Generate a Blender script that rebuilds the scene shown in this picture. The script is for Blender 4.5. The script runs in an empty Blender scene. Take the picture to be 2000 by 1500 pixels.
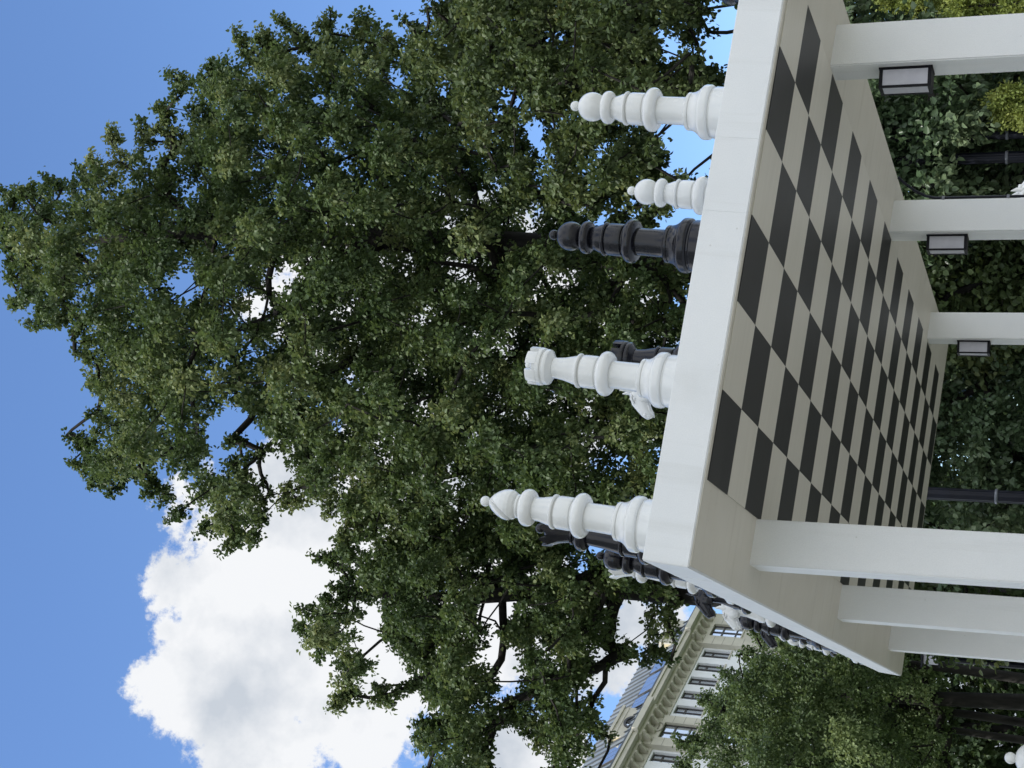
# Giant chess canopy in a park, photographed in portrait and stored on its side.
import bpy, bmesh, math, random
import numpy as np
from mathutils import Vector, Matrix, Euler

scene = bpy.context.scene
col = scene.collection
R = math.radians

# ------------------------------------------------------------------ helpers
def tag(o, label=None, cat=None, group=None, kind=None):
    if label: o['label'] = label
    if cat: o['category'] = cat
    if group: o['group'] = group
    if kind: o['kind'] = kind
    return o

def empty(name, label, cat, loc=(0, 0, 0), mat=None, group=None):
    o = bpy.data.objects.new(name, None)
    o.empty_display_size = 0.2
    col.objects.link(o)
    if mat is not None: o.matrix_world = mat
    else: o.location = loc
    return tag(o, label, cat, group)

def obj(name, bm, mats, parent=None, smooth=None):
    bmesh.ops.recalc_face_normals(bm, faces=bm.faces)
    me = bpy.data.meshes.new(name)
    bm.to_mesh(me); bm.free()
    for m in (mats if isinstance(mats, (list, tuple)) else [mats]): me.materials.append(m)
    if smooth is not None:
        me.polygons.foreach_set('use_smooth', [True] * len(me.polygons))
        me.set_sharp_from_angle(angle=R(smooth))
    o = bpy.data.objects.new(name, me)
    col.objects.link(o)
    if parent is not None: o.parent = parent
    return o

def box(bm, x0, x1, y0, y1, z0, z1, mi=0, bevel=0.0):
    vs = [bm.verts.new(p) for p in [(x0,y0,z0),(x1,y0,z0),(x1,y1,z0),(x0,y1,z0),(x0,y0,z1),(x1,y0,z1),(x1,y1,z1),(x0,y1,z1)]]
    fs = [bm.faces.new([vs[i] for i in q]) for q in [(0,3,2,1),(4,5,6,7),(0,1,5,4),(1,2,6,5),(2,3,7,6),(3,0,4,7)]]
    for f in fs: f.material_index = mi
    if bevel:
        es = list({e for f in fs for e in f.edges})
        bmesh.ops.bevel(bm, geom=es, offset=bevel, segments=2, affect='EDGES')

def xbox(name, args, mat, parent=None, bevel=0.0):
    bm = bmesh.new(); box(bm, *args, bevel=bevel)
    return obj(name, bm, mat, parent)

def lathe(bm, prof, seg=40, c=(0, 0), rmod=None):
    rings = []
    for r, z in prof:
        if r < 1e-5:
            rings.append([bm.verts.new((c[0], c[1], z))])
        else:
            rings.append([bm.verts.new((c[0] + r*(rmod(i/seg, z) if rmod else 1)*math.cos(2*math.pi*i/seg),
                                        c[1] + r*(rmod(i/seg, z) if rmod else 1)*math.sin(2*math.pi*i/seg), z)) for i in range(seg)])
    for a, b in zip(rings, rings[1:]):
        if len(a) == 1 and len(b) == 1: continue
        for i in range(seg):
            j = (i+1) % seg
            if len(a) == 1: bm.faces.new((a[0], b[i], b[j]))
            elif len(b) == 1: bm.faces.new((a[i], a[j], b[0]))
            else: bm.faces.new((a[i], a[j], b[j], b[i]))

def arc(r0, z0, rad, a0, a1, n=9, ry=None):
    ry = ry or rad
    return [(max(0, r0 + rad*math.cos(R(a0+(a1-a0)*i/n))), z0 + ry*math.sin(R(a0+(a1-a0)*i/n))) for i in range(n+1)]

def tube(bm, pts, rads, seg=7, cap=True):
    pts = [Vector(p) for p in pts]
    rings = []
    ref = Vector((0.31, 0.93, 0.2)).normalized()
    for i, p in enumerate(pts):
        d = (pts[min(i+1, len(pts)-1)] - pts[max(i-1, 0)])
        if d.length < 1e-6: d = Vector((0, 0, 1))
        d.normalize()
        u = d.cross(ref)
        if u.length < 1e-3: u = d.cross(Vector((1, 0, 0)))
        u.normalize(); v = d.cross(u)
        r = rads[i] if isinstance(rads, (list, tuple)) else rads
        rings.append([bm.verts.new(p + (u*math.cos(2*math.pi*k/seg) + v*math.sin(2*math.pi*k/seg))*r) for k in range(seg)])
    for a, b in zip(rings, rings[1:]):
        for i in range(seg):
            j = (i+1) % seg
            bm.faces.new((a[i], a[j], b[j], b[i]))
    if cap:
        bm.faces.new(rings[0][::-1]); bm.faces.new(rings[-1])

# ------------------------------------------------------------------ materials
def newmat(name):
    m = bpy.data.materials.new(name); m.use_nodes = True
    nt = m.node_tree
    return m, nt, nt.nodes['Principled BSDF'], nt.nodes['Material Output']

def N(nt, typ, **kw):
    n = nt.nodes.new(typ)
    for k, v in kw.items():
        if k in n.bl_rna.properties and not k.startswith('i_'): setattr(n, k, v)
    return n

def noise_mat(name, c1, c2, scale=8.0, rough=0.5, rough2=None, bump=0.0, bscale=None, spec=0.5, coord='Object', stretch=None, detail=6, metallic=0.0, pos=(0.35, 0.65), coat=0.0):
    m, nt, bs, out = newmat(name)
    tc = nt.nodes.new('ShaderNodeTexCoord')
    mp = nt.nodes.new('ShaderNodeMapping')
    if stretch: mp.inputs['Scale'].default_value = stretch
    nt.links.new(tc.outputs[coord], mp.inputs['Vector'])
    nz = nt.nodes.new('ShaderNodeTexNoise'); nz.inputs['Scale'].default_value = scale; nz.inputs['Detail'].default_value = detail
    nz.inputs['Roughness'].default_value = 0.6
    nt.links.new(mp.outputs[0], nz.inputs['Vector'])
    rp = nt.nodes.new('ShaderNodeValToRGB')
    rp.color_ramp.elements[0].position, rp.color_ramp.elements[1].position = pos
    rp.color_ramp.elements[0].color = (*c1, 1); rp.color_ramp.elements[1].color = (*c2, 1)
    nt.links.new(nz.outputs['Fac'], rp.inputs['Fac'])
    nt.links.new(rp.outputs['Color'], bs.inputs['Base Color'])
    if rough2 is not None:
        mr = nt.nodes.new('ShaderNodeMapRange'); mr.inputs['To Min'].default_value = rough; mr.inputs['To Max'].default_value = rough2
        nt.links.new(nz.outputs['Fac'], mr.inputs['Value']); nt.links.new(mr.outputs[0], bs.inputs['Roughness'])
    else: bs.inputs['Roughness'].default_value = rough
    bs.inputs['Specular IOR Level'].default_value = spec
    bs.inputs['Metallic'].default_value = metallic
    bs.inputs['Coat Weight'].default_value = coat
    if bump:
        n2 = nt.nodes.new('ShaderNodeTexNoise'); n2.inputs['Scale'].default_value = bscale or scale*6; n2.inputs['Detail'].default_value = 4
        nt.links.new(tc.outputs[coord], n2.inputs['Vector'])
        bp = nt.nodes.new('ShaderNodeBump'); bp.inputs['Strength'].default_value = bump; bp.inputs['Distance'].default_value = 0.01
        nt.links.new(n2.outputs['Fac'], bp.inputs['Height']); nt.links.new(bp.outputs[0], bs.inputs['Normal'])
    return m

def leaf_mat(name, dark, mid, light, rough=0.50, trans=0.3, tcol=None, nscale=0.7):
    m, nt, bs, out = newmat(name)
    geo = nt.nodes.new('ShaderNodeNewGeometry')
    tc = nt.nodes.new('ShaderNodeTexCoord')
    nz = nt.nodes.new('ShaderNodeTexNoise'); nz.inputs['Scale'].default_value = nscale; nz.inputs['Detail'].default_value = 3
    nt.links.new(tc.outputs['Object'], nz.inputs['Vector'])
    ad = nt.nodes.new('ShaderNodeMath'); ad.operation = 'MULTIPLY_ADD'
    nt.links.new(geo.outputs['Random Per Island'], ad.inputs[0]); ad.inputs[1].default_value = 0.28
    mr = nt.nodes.new('ShaderNodeMapRange'); mr.inputs['From Min'].default_value = 0.3; mr.inputs['From Max'].default_value = 0.7; mr.inputs['To Max'].default_value = 0.68  # clump-scale tone: leaf variation plus light and dark clump shading put into the colour
    nt.links.new(nz.outputs['Fac'], mr.inputs['Value']); nt.links.new(mr.outputs[0], ad.inputs[2])
    rp = nt.nodes.new('ShaderNodeValToRGB')
    e = rp.color_ramp.elements
    e[0].position = 0.1; e[0].color = (*dark, 1); e[1].position = 0.95; e[1].color = (*light, 1)
    x = e.new(0.55); x.color = (*mid, 1)
    nt.links.new(ad.outputs[0], rp.inputs['Fac'])
    nt.links.new(rp.outputs['Color'], bs.inputs['Base Color'])
    bs.inputs['Roughness'].default_value = rough
    bs.inputs['Specular IOR Level'].default_value = 0.30
    tr = nt.nodes.new('ShaderNodeBsdfTranslucent')
    hs = nt.nodes.new('ShaderNodeHueSaturation'); hs.inputs['Hue'].default_value = 0.475; hs.inputs['Saturation'].default_value = 1.15; hs.inputs['Value'].default_value = 1.5
    nt.links.new(rp.outputs['Color'], hs.inputs['Color']); nt.links.new(hs.outputs[0], tr.inputs['Color'])
    mx = nt.nodes.new('ShaderNodeMixShader'); mx.inputs[0].default_value = trans
    nt.links.new(bs.outputs[0], mx.inputs[1]); nt.links.new(tr.outputs[0], mx.inputs[2])
    nt.links.new(mx.outputs[0], out.inputs['Surface'])
    return m

def weathered(name, c1, c2, dirt, rough, amount=0.5, grain=0.05, streak=(9, 9, 0.5), spec=0.5):
    """coated sheet metal: fine orange-peel grain, faint run marks, a few specks"""
    m, nt, bs, out = newmat(name)
    tc = nt.nodes.new('ShaderNodeTexCoord')
    def nz(scale, detail, stretch=None, rough_=0.6):
        n = nt.nodes.new('ShaderNodeTexNoise'); n.inputs['Scale'].default_value = scale; n.inputs['Detail'].default_value = detail; n.inputs['Roughness'].default_value = rough_
        if stretch:
            mp = nt.nodes.new('ShaderNodeMapping'); mp.inputs['Scale'].default_value = stretch
            nt.links.new(tc.outputs['Object'], mp.inputs['Vector']); nt.links.new(mp.outputs[0], n.inputs['Vector'])
        else: nt.links.new(tc.outputs['Object'], n.inputs['Vector'])
        return n.outputs['Fac']
    def ramp(fac, p0, p1, a, b):
        r = nt.nodes.new('ShaderNodeMapRange'); r.inputs['From Min'].default_value = p0; r.inputs['From Max'].default_value = p1
        r.inputs['To Min'].default_value = a; r.inputs['To Max'].default_value = b
        nt.links.new(fac, r.inputs['Value']); return r.outputs[0]
    def mix(f, a, b, blend='MIX'):
        x = nt.nodes.new('ShaderNodeMix'); x.data_type = 'RGBA'; x.blend_type = blend
        if isinstance(f, float): x.inputs[0].default_value = f
        else: nt.links.new(f, x.inputs[0])
        for k, s in ((6, a), (7, b)):
            if isinstance(s, tuple): x.inputs[k].default_value = (*s, 1)
            else: nt.links.new(s, x.inputs[k])
        return x.outputs[2]
    base = mix(ramp(nz(1.6, 5), 0.35, 0.65, 0, 1), c1, c2)
    runs = ramp(nz(1.0, 6, streak), 0.56, 0.74, 0.0, amount)
    base = mix(runs, base, dirt)
    patch = ramp(nz(2.3, 8), 0.60, 0.78, 0.0, amount*0.7)
    base = mix(patch, base, dirt)
    sp = nt.nodes.new('ShaderNodeTexVoronoi'); sp.inputs['Scale'].default_value = 9.0; nt.links.new(tc.outputs['Object'], sp.inputs['Vector'])
    base = mix(ramp(sp.outputs['Distance'], 0.020, 0.045, 0.55, 0.0), base, dirt)
    gr = nz(210, 2)
    base = mix(ramp(gr, 0.3, 0.7, 0.0, grain*2), base, tuple(q*0.72 for q in c1))
    nt.links.new(base, bs.inputs['Base Color'])
    nt.links.new(ramp(nz(4, 4), 0.3, 0.7, rough, rough+0.16), bs.inputs['Roughness'])
    bs.inputs['Specular IOR Level'].default_value = spec
    bp = nt.nodes.new('ShaderNodeBump'); bp.inputs['Strength'].default_value = 0.25; bp.inputs['Distance'].default_value = 0.004
    nt.links.new(gr, bp.inputs['Height'])
    b2 = nt.nodes.new('ShaderNodeBump'); b2.inputs['Strength'].default_value = 0.25; b2.inputs['Distance'].default_value = 0.02
    nt.links.new(nz(2.2, 2), b2.inputs['Height']); nt.links.new(bp.outputs[0], b2.inputs['Normal'])
    nt.links.new(b2.outputs[0], bs.inputs['Normal'])
    return m

def plastic(name, c, dirt, rough, spec, coat=0.0, amount=0.5):
    """moulded plastic with settled dust in the grooves, scuffs and a slightly wavy skin"""
    m, nt, bs, out = newmat(name)
    tc = nt.nodes.new('ShaderNodeTexCoord'); geo = nt.nodes.new('ShaderNodeNewGeometry'); oi = nt.nodes.new('ShaderNodeObjectInfo')
    va = nt.nodes.new('ShaderNodeVectorMath'); va.operation = 'ADD'
    nt.links.new(tc.outputs['Object'], va.inputs[0]); nt.links.new(oi.outputs['Random'], va.inputs[1])
    n = nt.nodes.new('ShaderNodeTexNoise'); n.inputs['Scale'].default_value = 9; n.inputs['Detail'].default_value = 7; nt.links.new(va.outputs[0], n.inputs['Vector'])
    pr = nt.nodes.new('ShaderNodeMapRange'); pr.inputs['From Min'].default_value = 0.495; pr.inputs['From Max'].default_value = 0.44; pr.inputs['To Max'].default_value = amount
    nt.links.new(geo.outputs['Pointiness'], pr.inputs['Value'])
    nr = nt.nodes.new('ShaderNodeMapRange'); nr.inputs['From Min'].default_value = 0.52; nr.inputs['From Max'].default_value = 0.75; nr.inputs['To Max'].default_value = amount*0.55
    nt.links.new(n.outputs['Fac'], nr.inputs['Value'])
    ad = nt.nodes.new('ShaderNodeMath'); ad.operation = 'ADD'; ad.use_clamp = True
    nt.links.new(pr.outputs[0], ad.inputs[0]); nt.links.new(nr.outputs[0], ad.inputs[1])
    x = nt.nodes.new('ShaderNodeMix'); x.data_type = 'RGBA'; nt.links.new(ad.outputs[0], x.inputs[0]); x.inputs[6].default_value = (*c, 1); x.inputs[7].default_value = (*dirt, 1)
    nt.links.new(x.outputs[2], bs.inputs['Base Color'])
    rr = nt.nodes.new('ShaderNodeMapRange'); rr.inputs['From Min'].default_value = 0.3; rr.inputs['From Max'].default_value = 0.7; rr.inputs['To Min'].default_value = rough; rr.inputs['To Max'].default_value = rough+0.18
    nt.links.new(n.outputs['Fac'], rr.inputs['Value']); nt.links.new(rr.outputs[0], bs.inputs['Roughness'])
    bs.inputs['Specular IOR Level'].default_value = spec; bs.inputs['Coat Weight'].default_value = coat
    n2 = nt.nodes.new('ShaderNodeTexNoise'); n2.inputs['Scale'].default_value = 14; n2.inputs['Detail'].default_value = 3; nt.links.new(va.outputs[0], n2.inputs['Vector'])
    bp = nt.nodes.new('ShaderNodeBump'); bp.inputs['Strength'].default_value = 0.22; bp.inputs['Distance'].default_value = 0.01
    nt.links.new(n2.outputs['Fac'], bp.inputs['Height']); nt.links.new(bp.outputs[0], bs.inputs['Normal'])
    return m

M = {}
M['paint'] = weathered('white_coated_metal', (0.765, 0.785, 0.79), (0.81, 0.825, 0.825), (0.50, 0.50, 0.46), 0.40, amount=0.30, grain=0.10)
M['soffit'] = weathered('soffit_board', (0.655, 0.63, 0.55), (0.705, 0.68, 0.60), (0.40, 0.37, 0.29), 0.42, amount=0.38, grain=0.08, streak=(0.8, 14, 14))
M['light_square'] = noise_mat('pale_laminate', (0.665, 0.64, 0.56), (0.71, 0.685, 0.605), scale=2.2, rough=0.35, rough2=0.5, stretch=(1.0, 22.0, 22.0))
M['dark_square'] = noise_mat('charcoal_laminate', (0.018, 0.018, 0.019), (0.036, 0.036, 0.038), scale=2.2, spec=0.3, rough=0.4, rough2=0.52, stretch=(1.2, 30.0, 30.0), pos=(0.3, 0.75))
M['white_piece'] = plastic('white_plastic', (0.72, 0.73, 0.715), (0.48, 0.475, 0.44), 0.15, 0.5, coat=0.30, amount=0.40)
M['black_piece'] = plastic('black_plastic', (0.004, 0.0042, 0.0075), (0.016, 0.017, 0.024), 0.15, 0.42, amount=0.2)
M['black_metal'] = noise_mat('black_powder_coat', (0.005, 0.005, 0.008), (0.010, 0.010, 0.015), scale=20, rough=0.5, rough2=0.6, bump=0.05, spec=0.2)
M['post_metal'] = noise_mat('navy_black_cast_iron', (0.004, 0.005, 0.010), (0.009, 0.011, 0.020), scale=9, rough=0.4, rough2=0.55, spec=0.25)
M['ring_metal'] = noise_mat('worn_ring', (0.10, 0.11, 0.13), (0.18, 0.19, 0.22), scale=20, rough=0.4)
M['frost'] = noise_mat('frosted_panel', (0.50, 0.50, 0.56), (0.57, 0.57, 0.63), scale=14, rough=0.55, bump=0.03, bscale=500)
M['bark'] = noise_mat('dark_bark', (0.010, 0.0095, 0.009), (0.030, 0.028, 0.026), scale=7, rough=0.9, bump=0.6, bscale=14, stretch=(1, 1, 0.25), spec=0.2)
M['linden'] = leaf_mat('linden_leaf', (0.030, 0.057, 0.021), (0.082, 0.125, 0.048), (0.232, 0.268, 0.125), trans=0.30)
M['linden_cool'] = leaf_mat('linden_leaf_cool', (0.026, 0.045, 0.018), (0.071, 0.104, 0.039), (0.180, 0.207, 0.088), trans=0.28)
M['small_leaf'] = leaf_mat('small_linden_leaf', (0.033, 0.061, 0.022), (0.101, 0.151, 0.061), (0.229, 0.289, 0.133), trans=0.32)
M['hedge_leaf'] = leaf_mat('shrub_leaf', (0.031, 0.060, 0.027), (0.091, 0.137, 0.071), (0.245, 0.298, 0.170), rough=0.32, trans=0.24)
M['conifer'] = leaf_mat('sun_tinted_conifer_spray', (0.080, 0.120, 0.024), (0.224, 0.272, 0.068), (0.416, 0.456, 0.152), rough=0.6, trans=0.25, nscale=3.0)  # yellow tone puts the sunlit look into the spray colour
M['far_leaf'] = leaf_mat('background_leaf', (0.026, 0.050, 0.019), (0.053, 0.086, 0.034), (0.119, 0.151, 0.059), trans=0.25)
M['paving'] = noise_mat('beige_paving', (0.44, 0.415, 0.355), (0.54, 0.51, 0.44), scale=1.2, rough=0.85, bump=0.2, bscale=40)
M['grass'] = noise_mat('lawn', (0.035, 0.06, 0.018), (0.07, 0.105, 0.03), scale=3, rough=0.95, bump=0.5, bscale=60)
M['stone'] = noise_mat('beige_stone', (0.50, 0.475, 0.405), (0.60, 0.57, 0.49), scale=0.8, rough=0.8, rough2=0.9, bump=0.15, bscale=6)
M['stone_joint'] = noise_mat('stone_joint', (0.24, 0.225, 0.19), (0.29, 0.275, 0.235), scale=2, rough=0.9)
M['plaster'] = noise_mat('lilac_white_plaster', (0.80, 0.81, 0.85), (0.85, 0.86, 0.90), scale=1.5, rough=0.8, bump=0.1, bscale=20)
M['sunlit_cream'] = noise_mat('sunlit_cream_render', (0.62, 0.53, 0.33), (0.72, 0.62, 0.40), scale=0.8, rough=0.8)  # cream render, warmed to put the sunlit look into the dormer cheeks
M['zinc'] = noise_mat('grey_zinc', (0.36, 0.40, 0.42), (0.46, 0.50, 0.52), scale=0.6, rough=0.4, rough2=0.55, metallic=0.3)
M['zinc_dark'] = noise_mat('zinc_seam', (0.06, 0.07, 0.08), (0.09, 0.10, 0.11), scale=2, rough=0.5)
M['frame'] = noise_mat('dark_window_frame', (0.025, 0.023, 0.022), (0.045, 0.04, 0.037), scale=4, rough=0.5)
M['asphalt'] = noise_mat('grey_road', (0.045, 0.045, 0.047), (0.07, 0.07, 0.07), scale=4, rough=0.9)
def glass_mat():
    m, nt, bs, out = newmat('window_glass')
    bs.inputs['Base Color'].default_value = (0.62, 0.66, 0.72, 1); bs.inputs['Metallic'].default_value = 0.75
    bs.inputs['Roughness'].default_value = 0.06
    bs.inputs['Specular IOR Level'].default_value = 1.0
    bs.inputs['IOR'].default_value = 1.9
    bs.inputs['Coat Weight'].default_value = 0.6; bs.inputs['Coat Roughness'].default_value = 0.03
    return m
M['glass'] = glass_mat()

# ------------------------------------------------------------------ camera (portrait shot stored on its side)
cam_right = Vector((0.99970442, -0.00895899, 0.02260125))
cam_up = Vector((-0.02431213, -0.36838970, 0.92935351))
cam_fwd = Vector((0.0, 0.92962830, 0.36849862))
cd = bpy.data.cameras.new('camera'); co = bpy.data.objects.new('camera', cd); col.objects.link(co)
cd.sensor_width = 36.0; cd.lens = 54.0; cd.clip_start = 0.05; cd.clip_end = 3000
X, Y, Z = -cam_up, cam_right, -cam_fwd
Mc = Matrix(((X.x, Y.x, Z.x, 0), (X.y, Y.y, Z.y, 0), (X.z, Y.z, Z.z, 1.6), (0, 0, 0, 1)))
co.matrix_world = Mc
scene.camera = co

# ------------------------------------------------------------------ sky, clouds and sun
SUN_AZ, SUN_EL = R(238), R(46)          # behind the photographer's left shoulder, clockwise from +Y
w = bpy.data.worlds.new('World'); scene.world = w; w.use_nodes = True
nt = w.node_tree; nt.nodes.clear()
out = nt.nodes.new('ShaderNodeOutputWorld')
sky = nt.nodes.new('ShaderNodeTexSky'); sky.sky_type = 'NISHITA'; sky.sun_disc = False
sky.sun_elevation = SUN_EL; sky.sun_rotation = SUN_AZ; sky.air_density = 1.0; sky.dust_density = 0.2; sky.ozone_density = 4.0
bg = nt.nodes.new('ShaderNodeBackground'); bg.inputs['Strength'].default_value = 0.15
sat = nt.nodes.new('ShaderNodeHueSaturation'); sat.inputs['Saturation'].default_value = 1.07; sat.inputs['Hue'].default_value = 0.504; sat.inputs['Value'].default_value = 0.86
nt.links.new(sky.outputs[0], sat.inputs['Color']); nt.links.new(sat.outputs[0], bg.inputs['Color'])
tc = nt.nodes.new('ShaderNodeTexCoord')
nrm = nt.nodes.new('ShaderNodeVectorMath'); nrm.operation = 'NORMALIZE'
nt.links.new(tc.outputs['Generated'], nrm.inputs[0])
CLOUDS = [(-0.1151, 0.8471, 0.5188, 0.0489), (-0.1343, 0.8385, 0.528, 0.0364), (-0.1661, 0.8562, 0.4891, 0.0667), (-0.1912, 0.8397, 0.5084, 0.0581), (-0.2059, 0.8111, 0.5475, 0.0255), (-0.2282, 0.8398, 0.4926, 0.0529), (-0.1976, 0.8655, 0.4602, 0.0585), (-0.0726, 0.8649, 0.4967, 0.0428), (-0.1049, 0.877, 0.4689, 0.0593), (-0.1499, 0.8829, 0.445, 0.0624), (0.0491, 0.9152, 0.3999, 0.0765), (-0.0573, 0.9159, 0.3973, 0.0798), (0.0397, 0.8716, 0.4886, 0.0429), (-0.2302, 0.9079, 0.3504, 0.0292), (-0.2601, 0.9068, 0.3319, 0.0418), (-0.1483, 0.9207, 0.3611, 0.0593), (-0.1563, 0.9385, 0.3078, 0.0361), (-0.213, 0.8761, 0.4325, 0.0227), (0.0642, 0.9423, 0.3287, 0.0465), (0.005, 0.953, 0.3028, 0.0432)]
prev = None
for x, y, z, r in CLOUDS:
    dn = nt.nodes.new('ShaderNodeVectorMath'); dn.operation = 'DISTANCE'; dn.inputs[1].default_value = (x, y, z)
    nt.links.new(nrm.outputs[0], dn.inputs[0])
    sb = nt.nodes.new('ShaderNodeMath'); sb.operation = 'SUBTRACT'; sb.inputs[1].default_value = r
    nt.links.new(dn.outputs['Value'], sb.inputs[0])
    if prev is None: prev = sb.outputs[0]
    else:
        mn = nt.nodes.new('ShaderNodeMath'); mn.operation = 'SMOOTH_MIN'; mn.inputs[2].default_value = 0.02
        nt.links.new(prev, mn.inputs[0]); nt.links.new(sb.outputs[0], mn.inputs[1]); prev = mn.outputs[0]
nz = nt.nodes.new('ShaderNodeTexNoise'); nz.inputs['Scale'].default_value = 17; nz.inputs['Detail'].default_value = 11; nz.inputs['Roughness'].default_value = 0.66
nt.links.new(nrm.outputs[0], nz.inputs['Vector'])
ma = nt.nodes.new('ShaderNodeMath'); ma.operation = 'MULTIPLY_ADD'; ma.inputs[1].default_value = -0.165; ma.inputs[2].default_value = 0.0805
nt.links.new(nz.outputs['Fac'], ma.inputs[0])
sm = nt.nodes.new('ShaderNodeMath'); sm.operation = 'ADD'
nt.links.new(prev, sm.inputs[0]); nt.links.new(ma.outputs[0], sm.inputs[1])
mk = nt.nodes.new('ShaderNodeMapRange'); mk.interpolation_type = 'SMOOTHSTEP'
mk.inputs['From Min'].default_value = 0.006; mk.inputs['From Max'].default_value = -0.010
nt.links.new(sm.outputs[0], mk.inputs['Value'])
# unseen broken cloud added behind the photographer to whiten and brighten the light
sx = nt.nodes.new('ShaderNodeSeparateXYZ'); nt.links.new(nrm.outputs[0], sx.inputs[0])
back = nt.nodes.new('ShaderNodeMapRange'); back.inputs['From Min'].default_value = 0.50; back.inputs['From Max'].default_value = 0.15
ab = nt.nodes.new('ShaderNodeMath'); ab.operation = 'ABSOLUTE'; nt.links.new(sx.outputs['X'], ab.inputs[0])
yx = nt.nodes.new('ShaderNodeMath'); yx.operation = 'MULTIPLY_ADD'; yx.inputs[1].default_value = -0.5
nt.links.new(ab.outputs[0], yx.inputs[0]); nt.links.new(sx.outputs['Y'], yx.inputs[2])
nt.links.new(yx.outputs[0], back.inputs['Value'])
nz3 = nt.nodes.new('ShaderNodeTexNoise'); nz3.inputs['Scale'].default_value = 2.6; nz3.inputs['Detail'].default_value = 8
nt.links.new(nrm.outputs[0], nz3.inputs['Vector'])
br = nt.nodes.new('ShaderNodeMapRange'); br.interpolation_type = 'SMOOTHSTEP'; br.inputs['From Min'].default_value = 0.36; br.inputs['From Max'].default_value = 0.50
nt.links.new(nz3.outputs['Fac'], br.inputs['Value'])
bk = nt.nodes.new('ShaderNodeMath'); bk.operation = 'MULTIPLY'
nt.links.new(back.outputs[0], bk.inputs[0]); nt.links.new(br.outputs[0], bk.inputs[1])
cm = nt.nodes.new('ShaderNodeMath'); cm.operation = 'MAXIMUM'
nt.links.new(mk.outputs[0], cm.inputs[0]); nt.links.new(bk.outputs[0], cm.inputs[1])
nz2 = nt.nodes.new('ShaderNodeTexNoise'); nz2.inputs['Scale'].default_value = 12; nz2.inputs['Detail'].default_value = 7; nz2.inputs['Roughness'].default_value = 0.55
nt.links.new(nrm.outputs[0], nz2.inputs['Vector'])
cr = nt.nodes.new('ShaderNodeValToRGB')
cr.color_ramp.elements[0].position = 0.36; cr.color_ramp.elements[0].color = (0.58, 0.63, 0.70, 1)
cr.color_ramp.elements[1].position = 0.56; cr.color_ramp.elements[1].color = (0.90, 0.915, 0.94, 1)
nt.links.new(nz2.outputs['Fac'], cr.inputs['Fac'])
bgc = nt.nodes.new('ShaderNodeBackground'); st = nt.nodes.new('ShaderNodeMath'); st.operation = 'MULTIPLY_ADD'; st.inputs[1].default_value = 0.42; st.inputs[2].default_value = 0.535  # the added rear cloud shines stronger than the cloud in view
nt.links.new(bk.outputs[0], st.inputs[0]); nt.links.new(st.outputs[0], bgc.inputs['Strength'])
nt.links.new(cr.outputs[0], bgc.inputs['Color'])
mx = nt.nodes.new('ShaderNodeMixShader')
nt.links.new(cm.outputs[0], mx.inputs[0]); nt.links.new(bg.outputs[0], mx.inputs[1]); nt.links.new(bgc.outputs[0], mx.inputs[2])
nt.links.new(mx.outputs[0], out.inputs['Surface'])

sd = bpy.data.lights.new('sun', 'SUN'); so = bpy.data.objects.new('sun', sd); col.objects.link(so)
sd.energy = 2.3; sd.angle = R(1.0); sd.color = (1.0, 0.965, 0.91)
sdir = Vector((math.sin(SUN_AZ)*math.cos(SUN_EL), math.cos(SUN_AZ)*math.cos(SUN_EL), math.sin(SUN_EL)))
so.rotation_euler = sdir.to_track_quat('Z', 'Y').to_euler()
so.location = sdir*60

vs = scene.view_settings
vs.view_transform = 'Standard'; vs.look = 'None'; vs.gamma = 1.0; vs.use_curve_mapping = False; vs.exposure = 0.93
scene.cycles.max_bounces = 8; scene.cycles.transparent_max_bounces = 8

# ------------------------------------------------------------------ ground
def sheet(name, pts, z, mat, kind='structure'):
    bm = bmesh.new(); bm.faces.new([bm.verts.new((x, y, z)) for x, y in pts])
    return tag(obj(name, bm, mat), kind=kind)
sheet('ground', [(-900, -900), (900, -900), (900, 900), (-900, 900)], 0.0, M['grass'])
sheet('plaza_paving', [(-14, -20), (16, -20), (16, 14.2), (-14, 14.2)], 0.004, M['paving'])
sheet('road', [(-40, 44), (40, 44), (40, 54), (-40, 54)], 0.004, M['asphalt'])
# ------------------------------------------------------------------ the canopy
A = Vector((0.97167955, 0.21986469, -0.08659322)); B = Vector((-0.21907407, 0.97553002, 0.01864782)); Nn = Vector((0.08857428, 0.00085062, 0.99606921))
O = Vector((-0.68129725, 5.55599954, 3.07060990))
ROOF = Matrix(((A.x, B.x, Nn.x, O.x), (A.y, B.y, Nn.y, O.y), (A.z, B.z, Nn.z, O.z), (0, 0, 0, 1)))
ROT = ROOF.to_3x3()
TH = 0.18
S = 0.35
canopy = empty('chess_canopy', 'white canopy with a chequered ceiling, flat roof slab and square white pillars', 'canopy', mat=ROOF)
xbox('roof_slab', (0.010, 2.822, -0.043, 7.42, 0.0, TH), M['paint'], canopy, bevel=0.004)
xbox('soffit_panel', (0.018, 2.814, -0.035, 7.41, -0.004, -0.0005), M['soffit'], canopy)
bm = bmesh.new()                                   # 6 x 21 squares, one chequered board
for i in range(1, 7):
    for j in range(21):
        x0, x1, y0, y1 = i*S, (i+1)*S, j*S, (j+1)*S
        g = 0.0006
        f = bm.faces.new([bm.verts.new(p) for p in [(x0+g, y0+g, -0.008), (x1-g, y0+g, -0.008), (x1-g, y1-g, -0.008), (x0+g, y1-g, -0.008)]])
        f.material_index = 1 if (i+j) % 2 else 0
r = bmesh.ops.extrude_face_region(bm, geom=list(bm.faces))
bmesh.ops.translate(bm, verts=[v for v in r['geom'] if isinstance(v, bmesh.types.BMVert)], vec=(0, 0, 0.003))
obj('chequered_ceiling', bm, [M['light_square'], M['dark_square']], canopy)
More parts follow.
